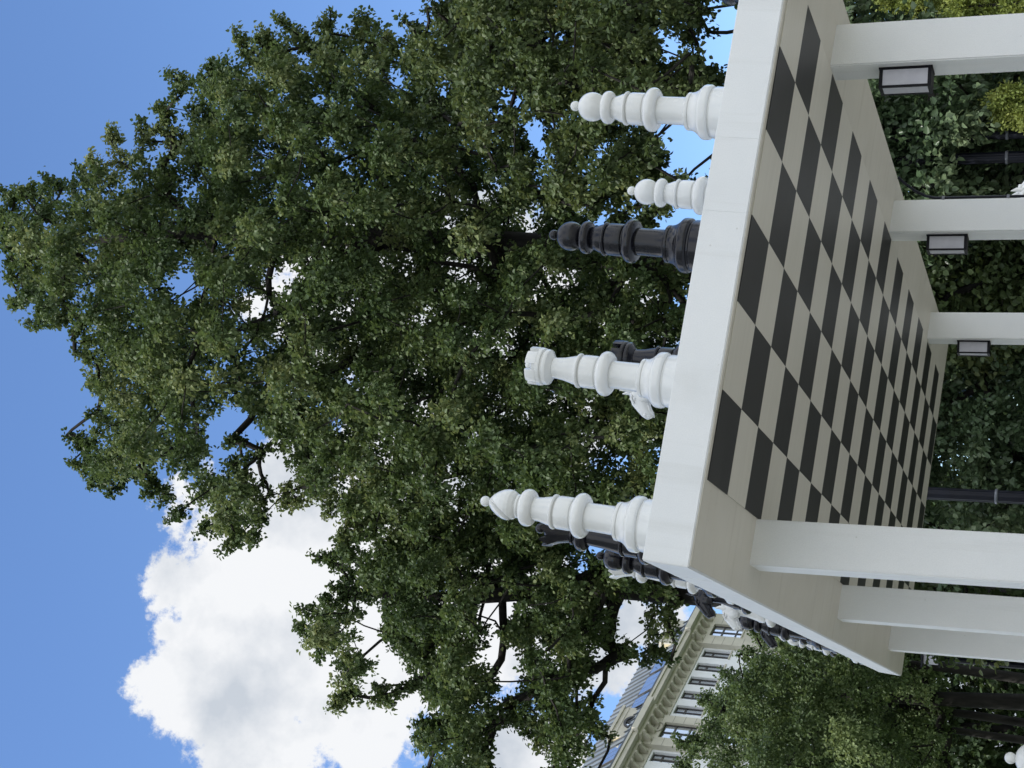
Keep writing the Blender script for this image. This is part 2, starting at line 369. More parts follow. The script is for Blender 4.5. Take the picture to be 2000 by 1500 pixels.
for a, wd in ((1.393, 0.005), (1.695, 0.0018)):
    xbox('joint_strip', (a-wd/2, a+wd/2, -0.0443, -0.0425, 0.004, TH-0.004), M['paint'], canopy)
for b, wd in ((0.45, 0.004), (4.5, 0.004)):
    xbox('joint_strip', (0.0085, 0.0105, b-wd/2, b+wd/2, 0.004, TH-0.004), M['paint'], canopy)
xbox('roof_skin', (0.03, 2.80, -0.02, 7.39, TH, TH+0.004), M['paint'], canopy)

# pillars stand plumb under the tilted slab
def proof(a, b, h=0.0): return O + A*a + B*b + Nn*h
ROOFi = ROOF.inverted()
YAW = math.atan2(A.y, A.x)
def pillar(a, b, wa=0.20, wb=0.17):
    P = proof(a + wa/2, b + wb/2)
    bm = bmesh.new(); box(bm, -wa/2, wa/2, -wb/2, wb/2, 0.0, P.z + 0.03, bevel=0.006)
    o = obj('pillar', bm, M['paint'], canopy, smooth=30)
    o.matrix_parent_inverse = ROOFi
    o.matrix_basis = Matrix.Translation((P.x, P.y, 0.0)) @ Matrix.Rotation(YAW, 4, 'Z')
    bm = bmesh.new(); box(bm, -wa/2-0.05, wa/2+0.05, -wb/2-0.05, wb/2+0.05, 0.0, 0.015, bevel=0.003)
    p = obj('base_plate', bm, M['paint'], o)
    return o
LP = [(0.146, 0.978), (0.146, 3.62), (0.150, 6.27)]
RP = [(2.462, 0.995), (2.462, 3.40), (2.470, 5.93)]
for a, b in LP: pillar(a, b, wb=0.24)
for a, b in RP: pillar(a, b, wa=0.205)
# conduit on the outer edge of the middle right pillar
bm = bmesh.new()
top = proof(2.668, 3.40, 0.0) + A*0.013 + B*0.014
base = top - Vector((0, 0, 0.24))
q = [proof(2.80, 3.36, -0.015), proof(2.775, 3.38, -0.05), proof(2.735, 3.40, -0.12), base + Vector((0.012, 0, 0.05)), base, base + Vector((0.0, 0, -0.5)), Vector((base.x, base.y, 0.05))]
tube(bm, [ROOFi @ p for p in q], 0.0085, 8)
obj('conduit', bm, M['post_metal'], canopy, smooth=40)
for dz in (0.05, 0.42, 0.9):
    c = ROOFi @ (base - Vector((0, 0, dz)))
    bm = bmesh.new(); box(bm, c.x-0.014, c.x+0.008, c.y-0.012, c.y+0.012, c.z-0.008, c.z+0.008)
    obj('conduit_clip', bm, M['ring_metal'], canopy)

# wall lamps on the inner faces of the right pillars
def wall_lamp(a, b, drop, label):
    P = proof(a, b + 0.105)
    mt = Matrix.Translation(P + Vector((0, 0, -drop))) @ Matrix.Rotation(YAW, 4, 'Z')
    t = empty('wall_lamp', label, 'wall lamp', mat=mt, group='lantern boxes on the right hand pillars')
    d, w_, h = 0.098, 0.095, 0.232
    f = 0.010
    bm = bmesh.new()
    box(bm, -d, 0, -w_/2, w_/2, -f*1.6, 0); box(bm, -d, 0, -w_/2, w_/2, -h, -h+f*1.6)
    for sx in (-d, -f):
        for sy in (-w_/2, w_/2-f): box(bm, sx, sx+f, sy, sy+f, -h+f*1.6, -f*1.6)
    obj('frame', bm, M['black_metal'], t)
    bm = bmesh.new(); box(bm, -0.008, 0.0035, -w_/2-0.003, w_/2+0.003, -h-0.003, 0.003); obj('back_plate', bm, M['black_metal'], t)
    e = 0.0035
    bm = bmesh.new(); box(bm, -d+f, -f-0.001, -w_/2+e, -w_/2+e+0.003, -h+f*1.6, -f*1.6); obj('glass_panel', bm, M['frost'], t)
    bm = bmesh.new(); box(bm, -d+f, -f-0.001, w_/2-e-0.003, w_/2-e, -h+f*1.6, -f*1.6); obj('glass_panel', bm, M['frost'], t)
    bm = bmesh.new(); box(bm, -d+e, -d+e+0.003, -w_/2+f, w_/2-f, -h+f*1.6, -f*1.6); obj('glass_panel', bm, M['frost'], t)
wall_lamp(2.462, 0.985, 0.222, 'black framed lantern box on the pillar nearest the viewer, the largest of the three')
wall_lamp(2.462, 3.39, 0.222, 'black framed lantern box on the middle right hand pillar beside the black conduit')
wall_lamp(2.470, 5.92, 0.222, 'black framed lantern box on the farthest right hand pillar, the smallest of the three')

# ------------------------------------------------------------------ giant chess pieces
def P_base():
    return [(0, 0), (0.1060, 0), (0.1065, 0.078), (0.104, 0.083), (0.1015, 0.085), (0.1015, 0.0915), (0.107, 0.0925), (0.1115, 0.097), (0.1130, 0.104), (0.1130, 0.120), (0.1110, 0.128), (0.1060, 0.134), (0.101, 0.137),
            (0.0985, 0.139), (0.0985, 0.141), (0.092, 0.148), (0.085, 0.158), (0.0805, 0.168), (0.0785, 0.176), (0.0785, 0.1785), (0.0745, 0.179), (0.0745, 0.182), (0.0775, 0.183), (0.0785, 0.188), (0.0775, 0.195), (0.073, 0.199), (0.066, 0.200), (0.0625, 0.2025), (0, 0.2025)]
def P_column(): return [(0, 0.202), (0.0610, 0.202), (0.0585, 0.208), (0.0575, 0.24), (0.0565, 0.30), (0.058, 0.325), (0, 0.325)]
def P_collar(): return [(0, 0.322), (0.060, 0.322)] + arc(0.066, 0.348, 0.026, -75, 80, 10, 0.027) + [(0.058, 0.376), (0, 0.376)]
def P_drum():
    return [(0, 0.375), (0.061, 0.375), (0.061, 0.382), (0.0665, 0.385), (0.068, 0.392), (0.068, 0.440), (0.066, 0.446), (0.060, 0.448), (0.060, 0.453), (0.066, 0.455)] + \
           arc(0.066, 0.462, 0.0055, -80, 80, 5, 0.007) + [(0.062, 0.470), (0, 0.470)]

def finial(z, s=1.0):
    bm = bmesh.new()
    lathe(bm, [(0, z-0.006), (0.016*s, z-0.005), (0.011*s, z+0.006*s)] + arc(0, z+0.024*s, 0.0215*s, -58, 90, 9), 24)
    return bm

def knight_head(z0):
    """horse head: lofted neck and muzzle looking along +X, crest of mane, ears, eyes"""
    st = [  # x, z, half length (along the section), half width, section angle
        (0.000, 0.000, 0.068, 0.062, 0), (-0.010, 0.045, 0.070, 0.056, 4), (-0.014, 0.095, 0.066, 0.046, 10),
        (-0.006, 0.145, 0.062, 0.041, 22), (0.012, 0.185, 0.060, 0.042, 48), (0.044, 0.196, 0.056, 0.043, 82),
        (0.078, 0.180, 0.047, 0.039, 106), (0.106, 0.156, 0.036, 0.032, 116), (0.128, 0.136, 0.030, 0.028, 120), (0.143, 0.122, 0.020, 0.020, 122)]
    bm = bmesh.new(); seg = 18; rings = []
    for x, z, hl, hw, an in st:
        ca, sa = math.cos(R(-an)), math.sin(R(-an))
        rings.append([bm.verts.new((x + hl*math.cos(t)*ca, hw*math.sin(t), z0 + z + hl*math.cos(t)*sa)) for t in [2*math.pi*k/seg for k in range(seg)]])
    for a, b in zip(rings, rings[1:]):
        for i in range(seg): bm.faces.new((a[i], a[(i+1) % seg], b[(i+1) % seg], b[i]))
    bm.faces.new(rings[0][::-1]); bm.faces.new(rings[-1])
    return bm
def knight_mane(z0):
    bm = bmesh.new()
    pts = [(-0.078, 0.03), (-0.086, 0.075), (-0.078, 0.125), (-0.056, 0.175), (-0.022, 0.222), (0.022, 0.246)]
    for (x, z), (x2, z2) in zip(pts, pts[1:]):
        tube(bm, [(x, 0, z0+z-0.008), ((x+x2)/2-0.012, 0, z0+(z+z2)/2+0.004), (x2, 0, z0+z2+0.006)], [0.013, 0.022, 0.011], 9)
    return bm
def ellipsoid(bm, c, r, rot=0.0, seg=14, n=8):
    rings = []
    ca, sa = math.cos(rot), math.sin(rot)
    for i in range(n+1):
        f = math.pi*i/n; rr, zz = math.sin(f), math.cos(f)
        ring = []
        for k in range(seg if 0 < i < n else 1):
            a = 2*math.pi*k/seg; x, y, z = r[0]*rr*math.cos(a), r[1]*rr*math.sin(a), r[2]*zz
            ring.append(bm.verts.new((c[0]+x*ca+z*sa, c[1]+y, c[2]-x*sa+z*ca)))
        rings.append(ring)
    for a, b in zip(rings, rings[1:]):
        for i in range(seg):
            j = (i+1) % seg
            if len(a) == 1: bm.faces.new((a[0], b[i], b[j]))
            elif len(b) == 1: bm.faces.new((a[i], a[j], b[0]))
            else: bm.faces.new((a[i], a[j], b[j], b[i]))
def knight_face(z0, s):
    bm = bmesh.new()
    ellipsoid(bm, (0.046, s*0.030, z0+0.165), (0.034, 0.018, 0.040), 0.5)          # cheek
    ellipsoid(bm, (0.066, s*0.036, z0+0.208), (0.012, 0.008, 0.010))               # eye
    tube(bm, [(0.040, s*0.030, z0+0.226), (0.070, s*0.042, z0+0.224), (0.092, s*0.034, z0+0.206)], [0.005, 0.008, 0.004], 7)   # brow
    ellipsoid(bm, (0.136, s*0.020, z0+0.142), (0.012, 0.009, 0.010))               # nostril
    tube(bm, [(0.088, s*0.034, z0+0.135), (0.112, s*0.029, z0+0.120), (0.134, s*0.018, z0+0.106)], [0.004, 0.007, 0.004], 7)   # lip
    for k in range(4):
        a = k/3
        tube(bm, [(-0.050+0.02*a, s*0.030, z0+0.06+0.05*k), (-0.022+0.03*a, s*0.048, z0+0.045+0.045*k), (0.004+0.02*a, s*0.047, z0+0.020+0.042*k)], [0.012, 0.011, 0.003], 7)   # locks of the mane
    return bm
def knight_ear(z0, s):
    bm = bmesh.new()
    tube(bm, [(0.022, s*0.022, z0+0.225), (0.020, s*0.028, z0+0.262), (0.030, s*0.030, z0+0.296)], [0.017, 0.013, 0.002], 8)
    return bm

def piece(kind, colour):
    """prototype built at the origin, standing on z = 0"""
    m = M[colour + '_piece']
    t = bpy.data.objects.new('chess_' + kind, None); t.empty_display_size = 0.1
    col.objects.link(t)
    def L(name, prof, seg=40, ang=38):
        bm = bmesh.new(); lathe(bm, prof, seg); return obj(name, bm, m, t, smooth=ang)
    L('base', P_base()); L('column', P_column()); L('collar', P_collar())
    if kind == 'pawn':
        L('drum', P_drum())
        L('neck', [(0, 0.469), (0.0605, 0.469), (0.0595, 0.482), (0.050, 0.505), (0.043, 0.528), (0, 0.528)])
        L('neck_ring', [(0, 0.522), (0.046, 0.522)] + arc(0.050, 0.545, 0.0195, -80, 80, 9, 0.0225) + [(0.04, 0.569), (0, 0.569)])
        h = L('head', [(0, 0.562)] + arc(0, 0.617, 0.0615, -65, 88, 16) + [(0, 0.6785)], 40)
        f = obj('finial', finial(0.670), m, h, smooth=40)
    elif kind == 'rook':
        L('drum', P_drum())
        L('neck', [(0, 0.469), (0.062, 0.469), (0.058, 0.486), (0.048, 0.525), (0.043, 0.562), (0.043, 0.578), (0, 0.578)])
        bm = bmesh.new()
        def notch(u, z): return 1.0
        lathe(bm, [(0, 0.574), (0.046, 0.574), (0.052, 0.580), (0.072, 0.592), (0.074, 0.600), (0.074, 0.606), (0.070, 0.608), (0.070, 0.614), (0.0765, 0.617), (0.078, 0.622), (0.078, 0.634), (0.058, 0.634), (0.058, 0.655), (0.040, 0.668), (0, 0.674)], 48)
        cr_ = obj('crown', bm, m, t, smooth=35)
        bm = bmesh.new()                             # six merlons standing on the rim, plain fields between them
        for k in range(6):
            n = 8; a0 = 2*math.pi*(k+0.10)/6; a1 = 2*math.pi*(k+0.78)/6
            ri = []
            for i in range(n+1):
                a = a0 + (a1-a0)*i/n; c, s_ = math.cos(a), math.sin(a)
                ri.append([bm.verts.new((rr*c, rr*s_, zz)) for rr, zz in ((0.058, 0.632), (0.079, 0.632), (0.079, 0.672), (0.0755, 0.677), (0.058, 0.677))])
            for p, q_ in zip(ri, ri[1:]):
                for i in range(5): bm.faces.new((p[i], p[(i+1) % 5], q_[(i+1) % 5], q_[i]))
            bm.faces.new(ri[0]); bm.faces.new(ri[-1][::-1])
        obj('battlement', bm, m, cr_, smooth=35)
        obj('finial', finial(0.668, 0.75), m, cr_, smooth=40)
    elif kind == 'bishop':
        L('drum', P_drum())
        L('neck', [(0, 0.469), (0.0615, 0.469), (0.058, 0.486), (0.050, 0.52), (0.047, 0.555), (0, 0.555)])
        L('neck_ring', [(0, 0.55), (0.050, 0.55)] + arc(0.055, 0.577, 0.0215, -80, 80, 9, 0.026) + [(0.045, 0.606), (0.044, 0.612), (0.048, 0.614), (0.049, 0.622), (0.042, 0.627), (0, 0.627)])
        bm = bmesh.new()
        prof = [(0, 0.622), (0.038, 0.622), (0.053, 0.632), (0.0615, 0.648), (0.0635, 0.664), (0.060, 0.684), (0.050, 0.706), (0.036, 0.726), (0.022, 0.740), (0.014, 0.746), (0, 0.747)]
        seg = 96; rings = []
        pf = []
        for (r0, z0), (r1, z1) in zip(prof, prof[1:]):
            for i in range(9): pf.append((r0+(r1-r0)*i/9, z0+(z1-z0)*i/9))
        pf.append(prof[-1])
        lathe(bm, pf, seg)
        # carved slit: a groove in a tilted plane on one side of the mitre
        pn = Vector((-1.25, 0.10, 1.0)).normalized(); pc = Vector((0.0, 0.0, 0.722))
        for v in bm.verts:                               # carved slit: a groove in a tilted plane on the front left of the mitre
            dd = (v.co - pc).dot(pn)
            if -v.co.y - 0.45*v.co.x > 0.0 and v.co.z > 0.632:
                k_ = 1 - 0.36*min(1, max(0.0, 1 - abs(dd)/0.0075)*2.2)
                v.co.x *= k_; v.co.y *= k_
        h = obj('mitre', bm, m, t, smooth=50)
        obj('finial', finial(0.742), m, h, smooth=40)
    elif kind in ('queen', 'king'):
        up = 0.10
        L('drum', [(r_, z_ + 0.0) for r_, z_ in P_drum()])
        L('neck', [(0, 0.469), (0.063, 0.469), (0.059, 0.49), (0.050, 0.55), (0.045, 0.62), (0.045, 0.64), (0, 0.64)])
        L('neck_ring', [(0, 0.635), (0.048, 0.635)] + arc(0.054, 0.664, 0.0225, -80, 80, 9, 0.028) + [(0.046, 0.695), (0.046, 0.702), (0.054, 0.706), (0.054, 0.716), (0.046, 0.722), (0, 0.722)])
        bm = bmesh.new()
        if kind == 'queen':
            lathe(bm, [(0, 0.718), (0.044, 0.718), (0.047, 0.735), (0.056, 0.775), (0.070, 0.815), (0.079, 0.838), (0.066, 0.834), (0.055, 0.822), (0.04, 0.842), (0.022, 0.853), (0, 0.857)], 64)
            for v in bm.verts:
                a = math.atan2(v.co.y, v.co.x); rr = math.hypot(v.co.x, v.co.y)
                if rr > 0.062 and v.co.z > 0.80: v.co.z += 0.020*math.cos(8*a)*min(1, (v.co.z-0.80)/0.03)
            c_ = obj('crown', bm, m, t, smooth=50)
            obj('finial', finial(0.852, 1.1), m, c_, smooth=40)
        else:
            lathe(bm, [(0, 0.718), (0.044, 0.718), (0.050, 0.745), (0.066, 0.80), (0.070, 0.812), (0.066, 0.82), (0.04, 0.846), (0, 0.852)], 48)
            c_ = obj('crown', bm, m, t, smooth=50)
            bm = bmesh.new(); box(bm, -0.011, 0.011, -0.009, 0.009, 0.846, 0.935, bevel=0.003); box(bm, -0.034, 0.034, -0.0085, 0.0085, 0.886, 0.909, bevel=0.003)
            obj('cross', bm, m, c_)
    elif kind == 'knight':
        L('drum', [(0, 0.375), (0.061, 0.375), (0.061, 0.384), (0.070, 0.388), (0.072, 0.40), (0.072, 0.425), (0.066, 0.435), (0, 0.437)])
        h = obj('head', knight_head(0.43), m, t, smooth=60)
        obj('mane', knight_mane(0.43), m, h, smooth=60)
        obj('cheek', knight_face(0.43, 1), m, h, smooth=60); obj('cheek', knight_face(0.43, -1), m, h, smooth=60)
        obj('ear', knight_ear(0.43, 1), m, h, smooth=60); obj('ear', knight_ear(0.43, -1), m, h, smooth=60)
    return t

def copy_tree(o, parent=None):
    c = o.copy(); col.objects.link(c)
    if parent is not None:
        c.parent = parent; c.matrix_parent_inverse = o.matrix_parent_inverse.copy(); c.matrix_basis = o.matrix_basis.copy()
    for ch in list(o.children): copy_tree(ch, c)
    return c
PROTO = {}
def place(kind, colour, mat, label, scale=1.0, group=None):
    key = (kind, colour)
    if key not in PROTO: o = PROTO[key] = piece(kind, colour)
    else: o = copy_tree(PROTO[key])
    o.matrix_world = mat @ Matrix.Scale(scale, 4)
    return tag(o, label, 'chess piece', group or 'giant chess pieces on the canopy roof')
def on_roof(a, b, turn=0.0): return ROOF @ Matrix.Translation((a, b, TH + 0.004)) @ Matrix.Rotation(R(turn), 4, 'Z')

PIECES = [
    ('pawn', 'white', 1.89, 0.20, 0, 'tall white pawn at the front roof edge between two patches of open sky'),
    ('pawn', 'white', 1.845, 1.13, 10, 'white pawn set back behind the front roof edge, only its upper half showing'),
    ('pawn', 'black', 1.325, 0.235, 20, 'tall glossy black pawn standing at the front roof edge beside the joint strip'),
    ('rook', 'white', 0.752, 0.21, 18, 'tall white rook with battlements at the front roof edge'),
    ('rook', 'black', 1.06, 1.27, 0, 'black rook half hidden behind the tall white rook'),
    ('knight', 'white', 0.985, 1.62, 185, 'white knight peeping over the roof edge at the foot of the white rook'),
    ('bishop', 'white', 0.168, 0.22, 0, 'white bishop with a carved slit in its mitre standing on the near roof corner'),
    ('queen', 'black', 0.185, 1.24, 0, 'black queen with a pointed crown directly behind the white bishop'),
    ('pawn', 'black', 0.135, 1.66, 0, 'black pawn behind the black queen on the side roof edge'),
    ('queen', 'white', 0.125, 2.02, 15, 'white queen with a flared crown rising behind the black pawn'),
    ('knight', 'black', 0.17, 3.62, 180, 'black knight leaning out over the side roof edge beside the white queen'),
    ('knight', 'black', 0.30, 4.15, 170, 'black knight between the white queen and the white side edge knight'),
    ('knight', 'white', 0.16, 4.42, 178, 'white knight in front of the building window on the side roof edge'),
    ('pawn', 'black', 0.115, 5.00, 0, 'black pawn on the side roof edge in front of the building window'),
    ('knight', 'black', 0.14, 5.75, 180, 'black knight nearest the far end of the side roof edge'),
    ('knight', 'white', 0.22, 6.15, 175, 'white knight near the far end of the side roof edge'),
    ('pawn', 'black', 0.16, 6.50, 0, 'black pawn between two white pieces at the far end of the side roof edge'),
    ('pawn', 'white', 0.14, 6.85, 0, 'white pawn at the far end of the side roof edge'),
    ('pawn', 'black', 0.15, 7.22, 0, 'farthest black pawn at the tail of the side roof edge'),
    ('pawn', 'black', 2.492, 0.20, 0, 'black pawn cut off by the picture edge, only its base showing'),
]
for k, c, a, b, tr_, lab in PIECES: place(k, c, on_roof(a, b, tr_), lab, 0.86 if (k, c) == ('queen', 'white') else 1.0)

# two more giant pieces on plinths beside the canopy, just peeping into the picture
def plinth(x, y, h, label):
    t = empty('plinth', label, 'plinth', (x, y, 0.004))
    xbox('shaft', (-0.17, 0.17, -0.17, 0.17, 0.06, h-0.05), M['paint'], t, bevel=0.006)
    xbox('foot', (-0.21, 0.21, -0.21, 0.21, 0.0, 0.06), M['paint'], t, bevel=0.006)
    xbox('cap', (-0.20, 0.20, -0.20, 0.20, h-0.05, h), M['paint'], t, bevel=0.006)
PAWN_Z = 2.02 - 0.716*1.15
plinth(-1.53, 6.83, PAWN_Z, 'white plinth under the white pawn in the lower corner beside the canopy')
place('pawn', 'white', Matrix.Translation((-1.53, 6.83, PAWN_Z+0.004)), 'white pawn knob and head peeping in at the picture corner by the dark trunks', 1.15, 'giant chess pieces on plinths')
plinth(1.66, 12.9, 1.52, 'white plinth behind the middle right hand pillar')
place('knight', 'white', Matrix.Translation((1.66, 12.9, 1.524)) @ Matrix.Rotation(R(200), 4, 'Z'), 'white knight head just visible beside the conduit behind the middle pillar', 1.28, 'giant chess pieces on plinths')

# ------------------------------------------------------------------ lamp posts
def lamp_post(x, y, h, rad, label):
    t = empty('lamp_post', label, 'lamp post', (x, y, 0.004), group='black fluted lamp posts')
    bm = bmesh.new()
    lathe(bm, [(0, 0.55), (rad*1.0, 0.55), (rad*0.92, h-0.25), (0, h-0.25)], 60, rmod=lambda u, z: 1 + 0.10*abs(math.sin(u*math.pi*10)) - 0.05)
    obj('shaft', bm, M['post_metal'], t, smooth=50)
    bm = bmesh.new(); lathe(bm, [(0, 0), (rad*2.4, 0), (rad*2.4, 0.10), (rad*1.9, 0.14), (rad*1.6, 0.35), (rad*1.9, 0.40), (rad*1.3, 0.56), (0, 0.56)], 24)
    obj('foot', bm, M['post_metal'], t, smooth=40)
    for zz in (1.2, 2.72, 3.6, h-0.3):
        bm = bmesh.new(); lathe(bm, [(0, zz-0.016)] + arc(rad*1.02, zz, rad*0.16, -80, 80, 6, 0.016) + [(0, zz+0.016)], 28)
        obj('ring', bm, M['ring_metal'], t, smooth=60)
    bm = bmesh.new(); lathe(bm, [(0, h-0.26), (rad*1.1, h-0.26), (rad*1.5, h-0.2), (rad*0.8, h-0.15), (0, h-0.15)], 20); obj('capital', bm, M['post_metal'], t, smooth=40)
    bm = bmesh.new(); lathe(bm, [(0, h-0.15), (0.06, h-0.14), (0.11, h+0.12), (0.0, h+0.125)], 6); hd = obj('lantern', bm, M['frost'], t)
    bm = bmesh.new(); lathe(bm, [(0, h+0.125), (0.125, h+0.13), (0.05, h+0.22), (0.012, h+0.25), (0, h+0.28)], 6); obj('lantern_roof', bm, M['post_metal'], hd)
lamp_post(-1.0, 15.97, 4.3, 0.066, 'black fluted lamp post standing alone in the open bay beside the near left pillar')
lamp_post(2.63, 16.2, 5.2, 0.043, 'thin black ringed lamp post below the rounded sun tinted conifer')
lamp_post(2.41, 16.25, 5.2, 0.060, 'thicker black ringed lamp post half covered by leaves beside the white knight')
# small lantern on a dark pole far behind the last left pillar
t = empty('street_lamp', 'small white glazed box lamp on a dark pole beyond the farthest left pillar', 'street lamp', (-3.33, 20.0, -0.09))
bm = bmesh.new(); tube(bm, [(0, 0, 0), (0, 0, 3.72)], [0.05, 0.035], 10); obj('pole', bm, M['post_metal'], t, smooth=40)
bm = bmesh.new(); box(bm, -0.07, 0.07, -0.07, 0.07, 3.74, 3.93, bevel=0.01); hd = obj('lamp_head', bm, M['frost'], t)
bm = bmesh.new(); box(bm, -0.10, 0.10, -0.10, 0.10, 3.72, 3.74); box(bm, -0.11, 0.11, -0.11, 0.11, 3.93, 3.955, bevel=0.005); obj('lamp_cap', bm, M['post_metal'], hd)
# ------------------------------------------------------------------ the building far behind on the left
# local frame: +x runs along the facade towards the far corner, -y looks out of the facade
BDIR = Vector((0.346268, 0.938136, 0)); BO = Vector((-13.97, 93.97, 0))
bmw = Matrix(((BDIR.x, -BDIR.y, 0, BO.x), (BDIR.y, BDIR.x, 0, BO.y), (0, 0, 1, 0), (0, 0, 0, 1)))
bld = empty('apartment_building', 'pale stone building with a bracketed cornice, dark framed windows and grey metal roof', 'building', mat=bmw)
S0, S1 = -36.6, 1.3
BAYS = [(-2.55, S1), (-13.98, -10.95), (-25.4, -22.4), (-36.6, -33.8)]
xbox('wall', (S0, S1-0.02, 1.38, 15.0, 0, 25.55), M['plaster'], bld)
storeys = [24.88 - 3.25*k for k in range(7)]
bm_pl = bmesh.new()
wins = []
def zone(bm, s0, s1, y0, centres, wd, hts):
    """a strip of facade: piers between windows, spandrels above and below them"""
    edges = [s0]
    for c in centres: edges += [c-wd/2, c+wd/2]
    edges.append(s1)
    for a, b in zip(edges[0::2], edges[1::2]): box(bm, a, b, y0, 1.38, 0, 25.55)
    for c in centres:
        zt = 25.55
        for z in storeys:
            box(bm, c-wd/2, c+wd/2, y0, 1.379, z, zt); zt = z-hts
            wins.append((c, y0, z, wd, hts))
        box(bm, c-wd/2, c+wd/2, y0, 1.379, 0, zt)
for k in range(4):
    bm_b = bmesh.new()
    zone(bm_b, *BAYS[k], 0.75, [-0.78 if k == 0 else BAYS[k][0]+1.55], 1.48 if k == 0 else 1.55, 1.95)
    nf = len(bm_b.faces)
    a, b = BAYS[k]; c = -0.78 if k == 0 else a+1.55
    for z in np.arange(0.9, 25.5, 0.62):
        box(bm_b, a+0.004, c-0.80, 0.748, 0.76, z, z+0.03, mi=1); box(bm_b, c+0.80, b-0.004, 0.748, 0.76, z, z+0.03, mi=1)
    obj('bay_cladding', bm_b, [M['stone'], M['stone_joint']], bld)
for k in range(3):
    s1_, s0_ = BAYS[k][0], BAYS[k+1][1]
    cs = sorted(s1_-0.65-1.63*i for i in range(5))
    zone(bm_pl, s0_, s1_, 1.08, cs, 0.92, 1.65)
    bm_f = bmesh.new(); box(bm_f, s0_, s1_, 1.0, 1.08, 25.0, 25.56)           # frieze over the plaster
    for i in range(7): box(bm_f, s0_+0.6+i*1.2, s0_+0.63+i*1.2, 0.997, 1.01, 25.0, 25.5, mi=1)
    obj('frieze', bm_f, [M['stone'], M['stone_joint']], bld)
obj('plaster_wall', bm_pl, M['plaster'], bld)
for i, (c, y0, z, wd, h) in enumerate(wins):
    if z < 13: continue
    bm = bmesh.new(); yb = y0+0.16; t_ = 0.07
    x0, x1, z0, z1 = c-wd/2, c+wd/2, z-h, z
    box(bm, x0, x0+t_, yb, yb+0.08, z0, z1); box(bm, x1-t_, x1, yb, yb+0.08, z0, z1)
    box(bm, x0+t_, x1-t_, yb, yb+0.08, z0, z0+t_); box(bm, x0+t_, x1-t_, yb, yb+0.08, z1-t_, z1)
    zt = z0 + h*0.66
    box(bm, x0+t_, x1-t_, yb+0.001, yb+0.079, zt-0.05, zt+0.05)
    box(bm, c-0.045, c+0.045, yb-0.004, yb+0.076, z0+t_, z1-t_)
    if wd > 1.2: box(bm, x0+t_, x1-t_, yb+0.001, yb+0.079, z0+h*0.22-0.04, z0+h*0.22+0.04)
    wo = obj('window', bm, M['frame'], bld)
    bm = bmesh.new(); box(bm, x0+t_*0.6, x1-t_*0.6, yb+0.045, yb+0.06, z0+t_*0.6, z1-t_*0.6); obj('pane', bm, M['glass'], wo)
    bm = bmesh.new(); box(bm, x0-0.05, x1+0.05, y0-0.06, y0+0.10, z0-0.09, z0-0.005); obj('sill', bm, M['stone'], wo)
bm = bmesh.new()
def cyl_ring(bm, cx, y, cz, rx, rz, w_, d, n=40):
    ri = []
    for i in range(n):
        a = 2*math.pi*i/n; c, s_ = math.cos(a), math.sin(a)
        ri.append([bm.verts.new((cx+(rx+q)*c, yy, cz+(rz+q)*s_)) for q, yy in ((0, y), (w_, y), (w_, y+d), (0, y+d))])
    for i in range(n):
        p, q_ = ri[i], ri[(i+1) % n]
        for k in range(4): bm.faces.new((p[k], p[(k+1) % 4], q_[(k+1) % 4], q_[k]))
for c in (-12.25,): cyl_ring(bm, c, 0.72, 25.13, 0.40, 0.22, 0.07, 0.05)
box(bm, -12.45, -12.05, 0.715, 0.76, 25.08, 25.15)
obj('medallion', bm, M['stone_joint'], bld)
# cornice in steps, breaking forward over each bay
bm = bmesh.new()
box(bm, S0-0.4, S1+0.5, 0.0, 1.5, 25.72, 25.98); box(bm, S0-0.45, S1+0.55, -0.10, 1.5, 25.98, 26.10); box(bm, S0-0.1, S1+0.1, 0.45, 1.4, 25.555, 25.72)
for a, b in BAYS: box(bm, a-0.12, b+(0.12 if b < 0 else 0.6), -0.28, 0.02, 25.715, 26.05); box(bm, a-0.05, b+0.05, 0.15, 0.452, 25.553, 25.718)
obj('cornice', bm, M['stone'], bld)
s = S1 - 0.2
while s > S0:
    bm = bmesh.new()
    inbay = any(a-0.15 < s < b+0.15 for a, b in BAYS)
    o_ = -0.27 if inbay else 0.0
    pr = [(0.40+o_, 25.552), (0.40+o_, 25.46), (0.46+o_, 25.42), (0.58+o_, 25.37), (0.72+o_, 25.24), (0.84+o_, 25.13), (0.99, 25.11), (0.99, 25.552)]
    l = [bm.verts.new((s-0.095, y, z)) for y, z in pr]; r_ = [bm.verts.new((s+0.095, y, z)) for y, z in pr]
    bm.faces.new(l); bm.faces.new(r_[::-1])
    for i in range(len(pr)): bm.faces.new((l[i], l[(i+1) % len(pr)], r_[(i+1) % len(pr)], r_[i]))
    obj('bracket', bm, M['stone'], bld)
    s -= 0.82
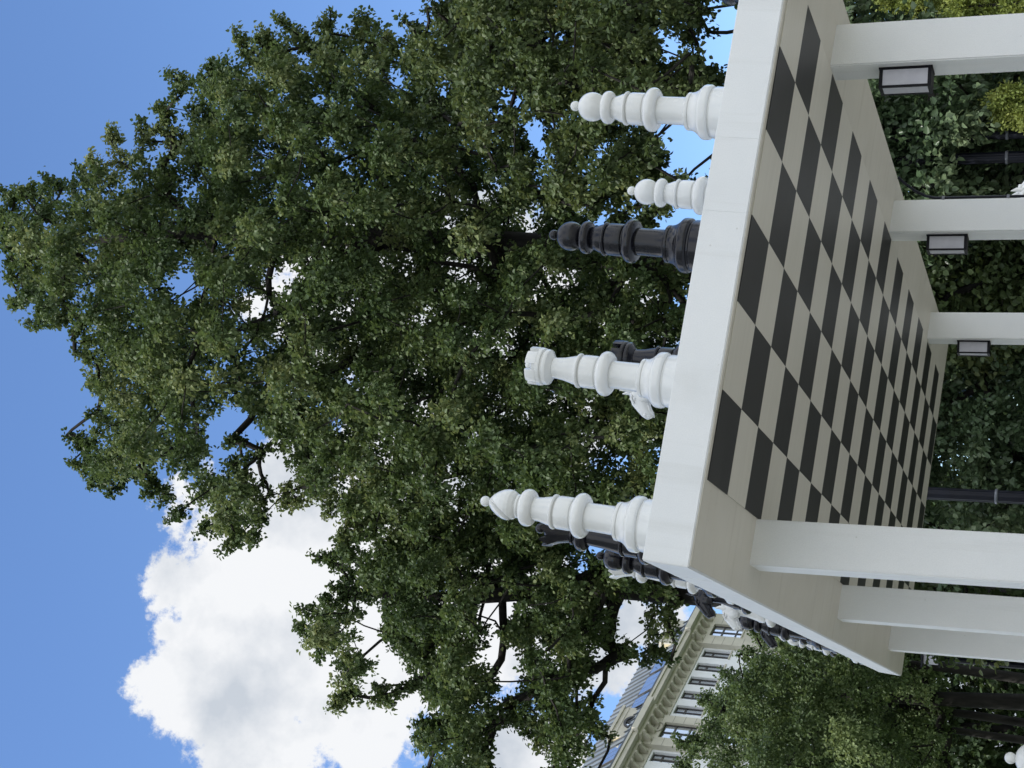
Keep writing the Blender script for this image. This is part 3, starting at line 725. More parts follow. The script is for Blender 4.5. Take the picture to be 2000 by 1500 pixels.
# gutter, mansard roof with standing seams and glazed strips
xbox('gutter', (S0-0.4, S1+0.5, -0.04, 0.30, 26.10, 26.24), M['zinc_dark'], bld)
bm = bmesh.new()
RY0, RZ0, RY1, RZ1 = 0.75, 26.10, 3.05, 29.4
pr = [(RY0, RZ0), (RY1, RZ1), (13.0, RZ1+0.4), (14.8, 26.1)]
l = [bm.verts.new((S0, y, z)) for y, z in pr]; r_ = [bm.verts.new((S1, y, z)) for y, z in pr]
bm.faces.new(l); bm.faces.new(r_[::-1])
for i in range(4): bm.faces.new((l[i], l[(i+1) % 4], r_[(i+1) % 4], r_[i]))
roof = obj('mansard_roof', bm, M['zinc'], bld)
sl = Vector((0, RY1-RY0, RZ1-RZ0)).normalized(); no = Vector((0, -sl.z, sl.y))
def on_slope(s0, s1, t0, t1, h0, h1, bm):
    L_ = math.hypot(RY1-RY0, RZ1-RZ0)
    vs_ = []
    for h in (h0, h1):
        for ss, tt in ((s0, t0), (s1, t0), (s1, t1), (s0, t1)):
            p = Vector((ss, RY0, RZ0)) + sl*(tt*L_) + no*h; vs_.append(bm.verts.new(p))
    for q_ in [(0,3,2,1),(4,5,6,7),(0,1,5,4),(1,2,6,5),(2,3,7,6),(3,0,4,7)]: bm.faces.new([vs_[i] for i in q_])
bm = bmesh.new(); ss = S1-0.3
while ss > S0: on_slope(ss, ss+0.07, 0.01, 0.99, 0.0, 0.07, bm); ss -= 0.62
obj('standing_seam', bm, M['zinc_dark'], roof)
for g0, g1 in ((-5.1, -3.0), (-7.6, -5.5), (-9.3, -8.0), (-15.2, -13.6), (-18.5, -16.2), (-21.5, -19.2)):
    bm = bmesh.new(); on_slope(g0, g1, 0.06, 0.50, 0.02, 0.10, bm); f = obj('skylight', bm, M['frame'], roof)
    n_ = 3
    for k in range(n_):
        a_ = g0+0.05+(g1-g0-0.05)*k/n_
        bm = bmesh.new(); on_slope(a_, a_+(g1-g0)/n_-0.06, 0.075, 0.485, 0.09, 0.115, bm); obj('pane', bm, M['glass'], f)
on = None
for a, b in ((-1.6, 2.1-0.8), (-12.4, -9.45), (-23.9, -20.9), (-35.3, -32.4)):
    bm = bmesh.new(); box(bm, a, b, 1.6, 5.0, 26.1, 27.95); d = obj('dormer', bm, M['sunlit_cream'], bld)
    bm = bmesh.new(); c = (a+b)/2
    # front slab with an oval opening
    n = 40; rx, rz = 0.62, 0.56; cz = 27.0
    ov = [bm.verts.new((c+rx*math.cos(2*math.pi*i/n), 1.5, cz+rz*math.sin(2*math.pi*i/n))) for i in range(n)]
    def rect(i):
        t_ = 2*math.pi*i/n; cx_, sz = math.cos(t_), math.sin(t_); hw, hh = (b-a)/2+0.05, 0.93
        k_ = min(hw/abs(cx_) if abs(cx_) > 1e-6 else 1e9, hh/abs(sz) if abs(sz) > 1e-6 else 1e9)
        return bm.verts.new((c+cx_*k_, 1.5, 27.03+sz*k_))
    re = [rect(i) for i in range(n)]
    for i in range(n): bm.faces.new((ov[i], ov[(i+1) % n], re[(i+1) % n], re[i]))
    g_ = bmesh.ops.extrude_face_region(bm, geom=list(bm.faces)); bmesh.ops.translate(bm, verts=[v for v in g_['geom'] if isinstance(v, bmesh.types.BMVert)], vec=(0, 0.096, 0))
    obj('dormer_front', bm, M['stone'], d)
    bm = bmesh.new(); box(bm, a-0.12, b+0.12, 1.40, 5.0, 27.96, 28.12); box(bm, a-0.02, b+0.02, 1.46, 1.499, 27.68, 27.74); obj('dormer_cornice', bm, M['stone'], d)
    bm = bmesh.new(); cyl_ring(bm, c, 1.44, cz, 0.52, 0.46, 0.14, 0.14); box(bm, c-0.03, c+0.03, 1.51, 1.55, cz-0.5, cz+0.5); box(bm, c-0.55, c+0.55, 1.512, 1.552, cz-0.03, cz+0.03); ovw = obj('oval_window', bm, M['frame'], d)
    bm = bmesh.new(); vv = [bm.verts.new((c+0.56*math.cos(2*math.pi*i/n), 1.56, cz+0.50*math.sin(2*math.pi*i/n))) for i in range(n)]; bm.faces.new(vv); obj('pane', bm, M['glass'], ovw)

# ------------------------------------------------------------------ unseen tall block added behind the photographer's left shoulder to shade the canopy
fw_ = Vector((0.848, 0.53, 0)).normalized()
sm_ = Matrix(((fw_.y, fw_.x, 0, -16.2), (-fw_.x, fw_.y, 0, -1.0), (0, 0, 1, 0), (0, 0, 0, 1)))
blk = empty('added_shade_block', 'tall pale block added out of view to shade the canopy', 'building', mat=sm_)
bm = bmesh.new(); box(bm, -13, 13, -12, 0, 0, 27.5); obj('wall', bm, M['stone'], blk)
bm = bmesh.new(); box(bm, -13.4, 13.4, -12.4, 0.4, 27.5, 27.9); obj('roof', bm, M['zinc'], blk)
for fl in range(8):
    for k in range(7):
        x_ = -10.8 + 3.6*k; z_ = 2.0 + 3.2*fl
        bm = bmesh.new(); t_ = 0.08
        box(bm, x_-0.8, x_-0.8+t_, 0.003, 0.06, z_, z_+1.7); box(bm, x_+0.8-t_, x_+0.8, 0.003, 0.06, z_, z_+1.7); box(bm, x_-0.04, x_+0.04, 0.003, 0.058, z_+t_, z_+1.7-t_)
        box(bm, x_-0.8+t_, x_+0.8-t_, 0.003, 0.06, z_, z_+t_); box(bm, x_-0.8+t_, x_+0.8-t_, 0.003, 0.06, z_+1.7-t_, z_+1.7)
        wo = obj('window', bm, M['frame'], blk)
        bm = bmesh.new(); box(bm, x_-0.75, x_+0.75, 0.002, 0.03, z_+0.05, z_+1.65); obj('pane', bm, M['glass'], wo)

# ------------------------------------------------------------------ trees and shrubs
def leaves_mesh(name, lobes, k, L, mat, parent, seed, droop=0.35, up=0.55, width=0.78, spread=0.035, twig=12, minn=12, fill=(0.35, 1.12)):
    rg = np.random.default_rng(seed)
    P, AX, NO = [], [], []
    for x, y, z, r in lobes:
        n = max(minn, int(k*r*r)); m = max(4, n//twig)
        d = rg.normal(size=(m, 3)); d[:, 2] += 0.15; d /= np.linalg.norm(d, axis=1)[:, None]
        ln = r*rg.uniform(0.75, 1.3, m)
        ti = rg.integers(0, m, n); t = rg.uniform(fill[0], fill[1], n)
        dd = d[ti]
        p = np.array([x, y, z]) + dd*(ln[ti]*t)[:, None] + rg.normal(scale=spread, size=(n, 3))
        p[:, 2] -= 0.12*r*t*t
        ax = dd*0.6 + rg.normal(scale=0.55, size=(n, 3)); ax[:, 2] -= droop
        no = rg.normal(scale=0.42, size=(n, 3)) + dd*0.6; no[:, 2] += up
        P.append(p); AX.append(ax); NO.append(no)
    P = np.concatenate(P); AX = np.concatenate(AX); NO = np.concatenate(NO)
    AX /= np.linalg.norm(AX, axis=1)[:, None] + 1e-9
    SD = np.cross(AX, NO); SD /= np.linalg.norm(SD, axis=1)[:, None] + 1e-9
    NO = np.cross(SD, AX)
    n = len(P); l = rg.uniform(0.72, 1.22, n)[:, None]*L; wd = l*width*0.5*rg.uniform(0.8, 1.1, n)[:, None]
    f = wd*0.30*rg.uniform(0.2, 1.6, n)[:, None]; cu = l*rg.uniform(-0.05, 0.22, n)[:, None]
    V = np.stack([P, P + AX*l*0.28 + SD*wd*0.92 + NO*f, P + AX*l*0.66 + SD*wd*0.8 + NO*(f-cu*0.4), P + AX*l - NO*cu,
                  P + AX*l*0.66 - SD*wd*0.8 + NO*(f-cu*0.4), P + AX*l*0.28 - SD*wd*0.92 + NO*f], axis=1).reshape(-1, 3)
    b = np.arange(n)*6
    F = np.stack([b, b+1, b+2, b+3, b, b+3, b+4, b+5], axis=1).reshape(-1)
    me = bpy.data.meshes.new(name)
    me.vertices.add(n*6); me.vertices.foreach_set('co', V.astype(np.float32).ravel())
    me.loops.add(n*8); me.loops.foreach_set('vertex_index', F.astype(np.int32))
    me.polygons.add(n*2); me.polygons.foreach_set('loop_start', np.arange(n*2, dtype=np.int32)*4)
    me.update(calc_edges=True)
    me.materials.append(mat)
    o = bpy.data.objects.new(name, me); col.objects.link(o); o.parent = parent
    return o, n

def skeleton(trunk, lobes, seed, tip=0.006, every=1, droopk=0.6):
    """limbs from the trunk into every leaf clump; returns a bmesh of branches"""
    rnd = random.Random(seed)
    tp = [Vector(p[:3]) for p in trunk]
    nodes = [p for p in tp]; par = [-1]*len(tp); start = len(tp)
    ls = [Vector(l[:3]) for l in lobes[::every]]
    def dtr(p): return min((p-q).length for q in tp)
    ls.sort(key=dtr)
    arr = np.array([tuple(p) for p in nodes])
    for p in ls:
        d = arr - np.array(tuple(p)); dist = np.linalg.norm(d, axis=1)
        c = dist + droopk*np.clip(arr[:, 2] - p.z + 0.25*dist, 0, None) + (np.arange(len(arr)) < start)*0.5
        k = int(np.argmin(c)); nodes.append(p); par.append(k)
        arr = np.vstack([arr, np.array(tuple(p))])
    cnt = [1]*len(nodes)
    for i in range(len(nodes)-1, start-1, -1):
        cnt[par[i]] += cnt[i]
    bm = bmesh.new()
    for i in range(start, len(nodes)):
        a, b = nodes[par[i]], nodes[i]
        r1 = tip*cnt[i]**0.55; r0 = min(tip*1.15*(cnt[i]+1)**0.55, 0.12)
        r1 = min(r1, 0.11)
        L_ = (b-a).length
        j = Vector((rnd.gauss(0, 1), rnd.gauss(0, 1), rnd.gauss(0, 0.6)))*L_*0.07
        m1 = a.lerp(b, 0.4) + j + Vector((0, 0, -0.05*L_)); m2 = a.lerp(b, 0.75) + j*0.6
        tube(bm, [a, m1, m2, b], [r0, r0*0.7+r1*0.3, r0*0.35+r1*0.65, r1], 5 if r0 < 0.03 else 7, cap=False)
    return bm

def parse(s, f=1.12):
    l = [tuple(int(v)/100 for v in q.split(',')) for q in s.split(';')]
    return [(x, y, z, r*f) for x, y, z, r in l]

NLEAF = 0
def tree(name, label, trunk, lobes, leaf, k, L, seed, group, tip=0.006, cat='tree', **kw):
    global NLEAF
    b = trunk[0]
    t = empty(name, label, cat, (b[0], b[1], 0), group=group)
    sh = Vector((b[0], b[1], 0))
    tr_ = [(p[0]-b[0], p[1]-b[1], p[2], p[3]) for p in trunk]; lo = [(x-b[0], y-b[1], z, r) for x, y, z, r in lobes]
    bm = bmesh.new(); tube(bm, [p[:3] for p in tr_], [p[3] for p in tr_], 14); obj('trunk', bm, M['bark'], t, smooth=60)
    obj('branches', skeleton(tr_, lo, seed, tip), M['bark'], t, smooth=60)
    o, n = leaves_mesh('crown', lo, k, L, leaf, t, seed, **kw); NLEAF += n
    return t

def blob_lobes(seed, c, dims, n, r, shape='ellipsoid'):
    rnd = random.Random(seed); out_ = []
    while len(out_) < n:
        p = [rnd.uniform(-1, 1) for _ in range(3)]
        if shape == 'ellipsoid':
            if sum(v*v for v in p) > 1: continue
        elif shape == 'shell':
            q_ = sum(v*v for v in p)
            if q_ > 1 or q_ < 0.35: continue
        out_.append((c[0]+p[0]*dims[0], c[1]+p[1]*dims[1], c[2]+p[2]*dims[2], rnd.uniform(*r)))
    return out_

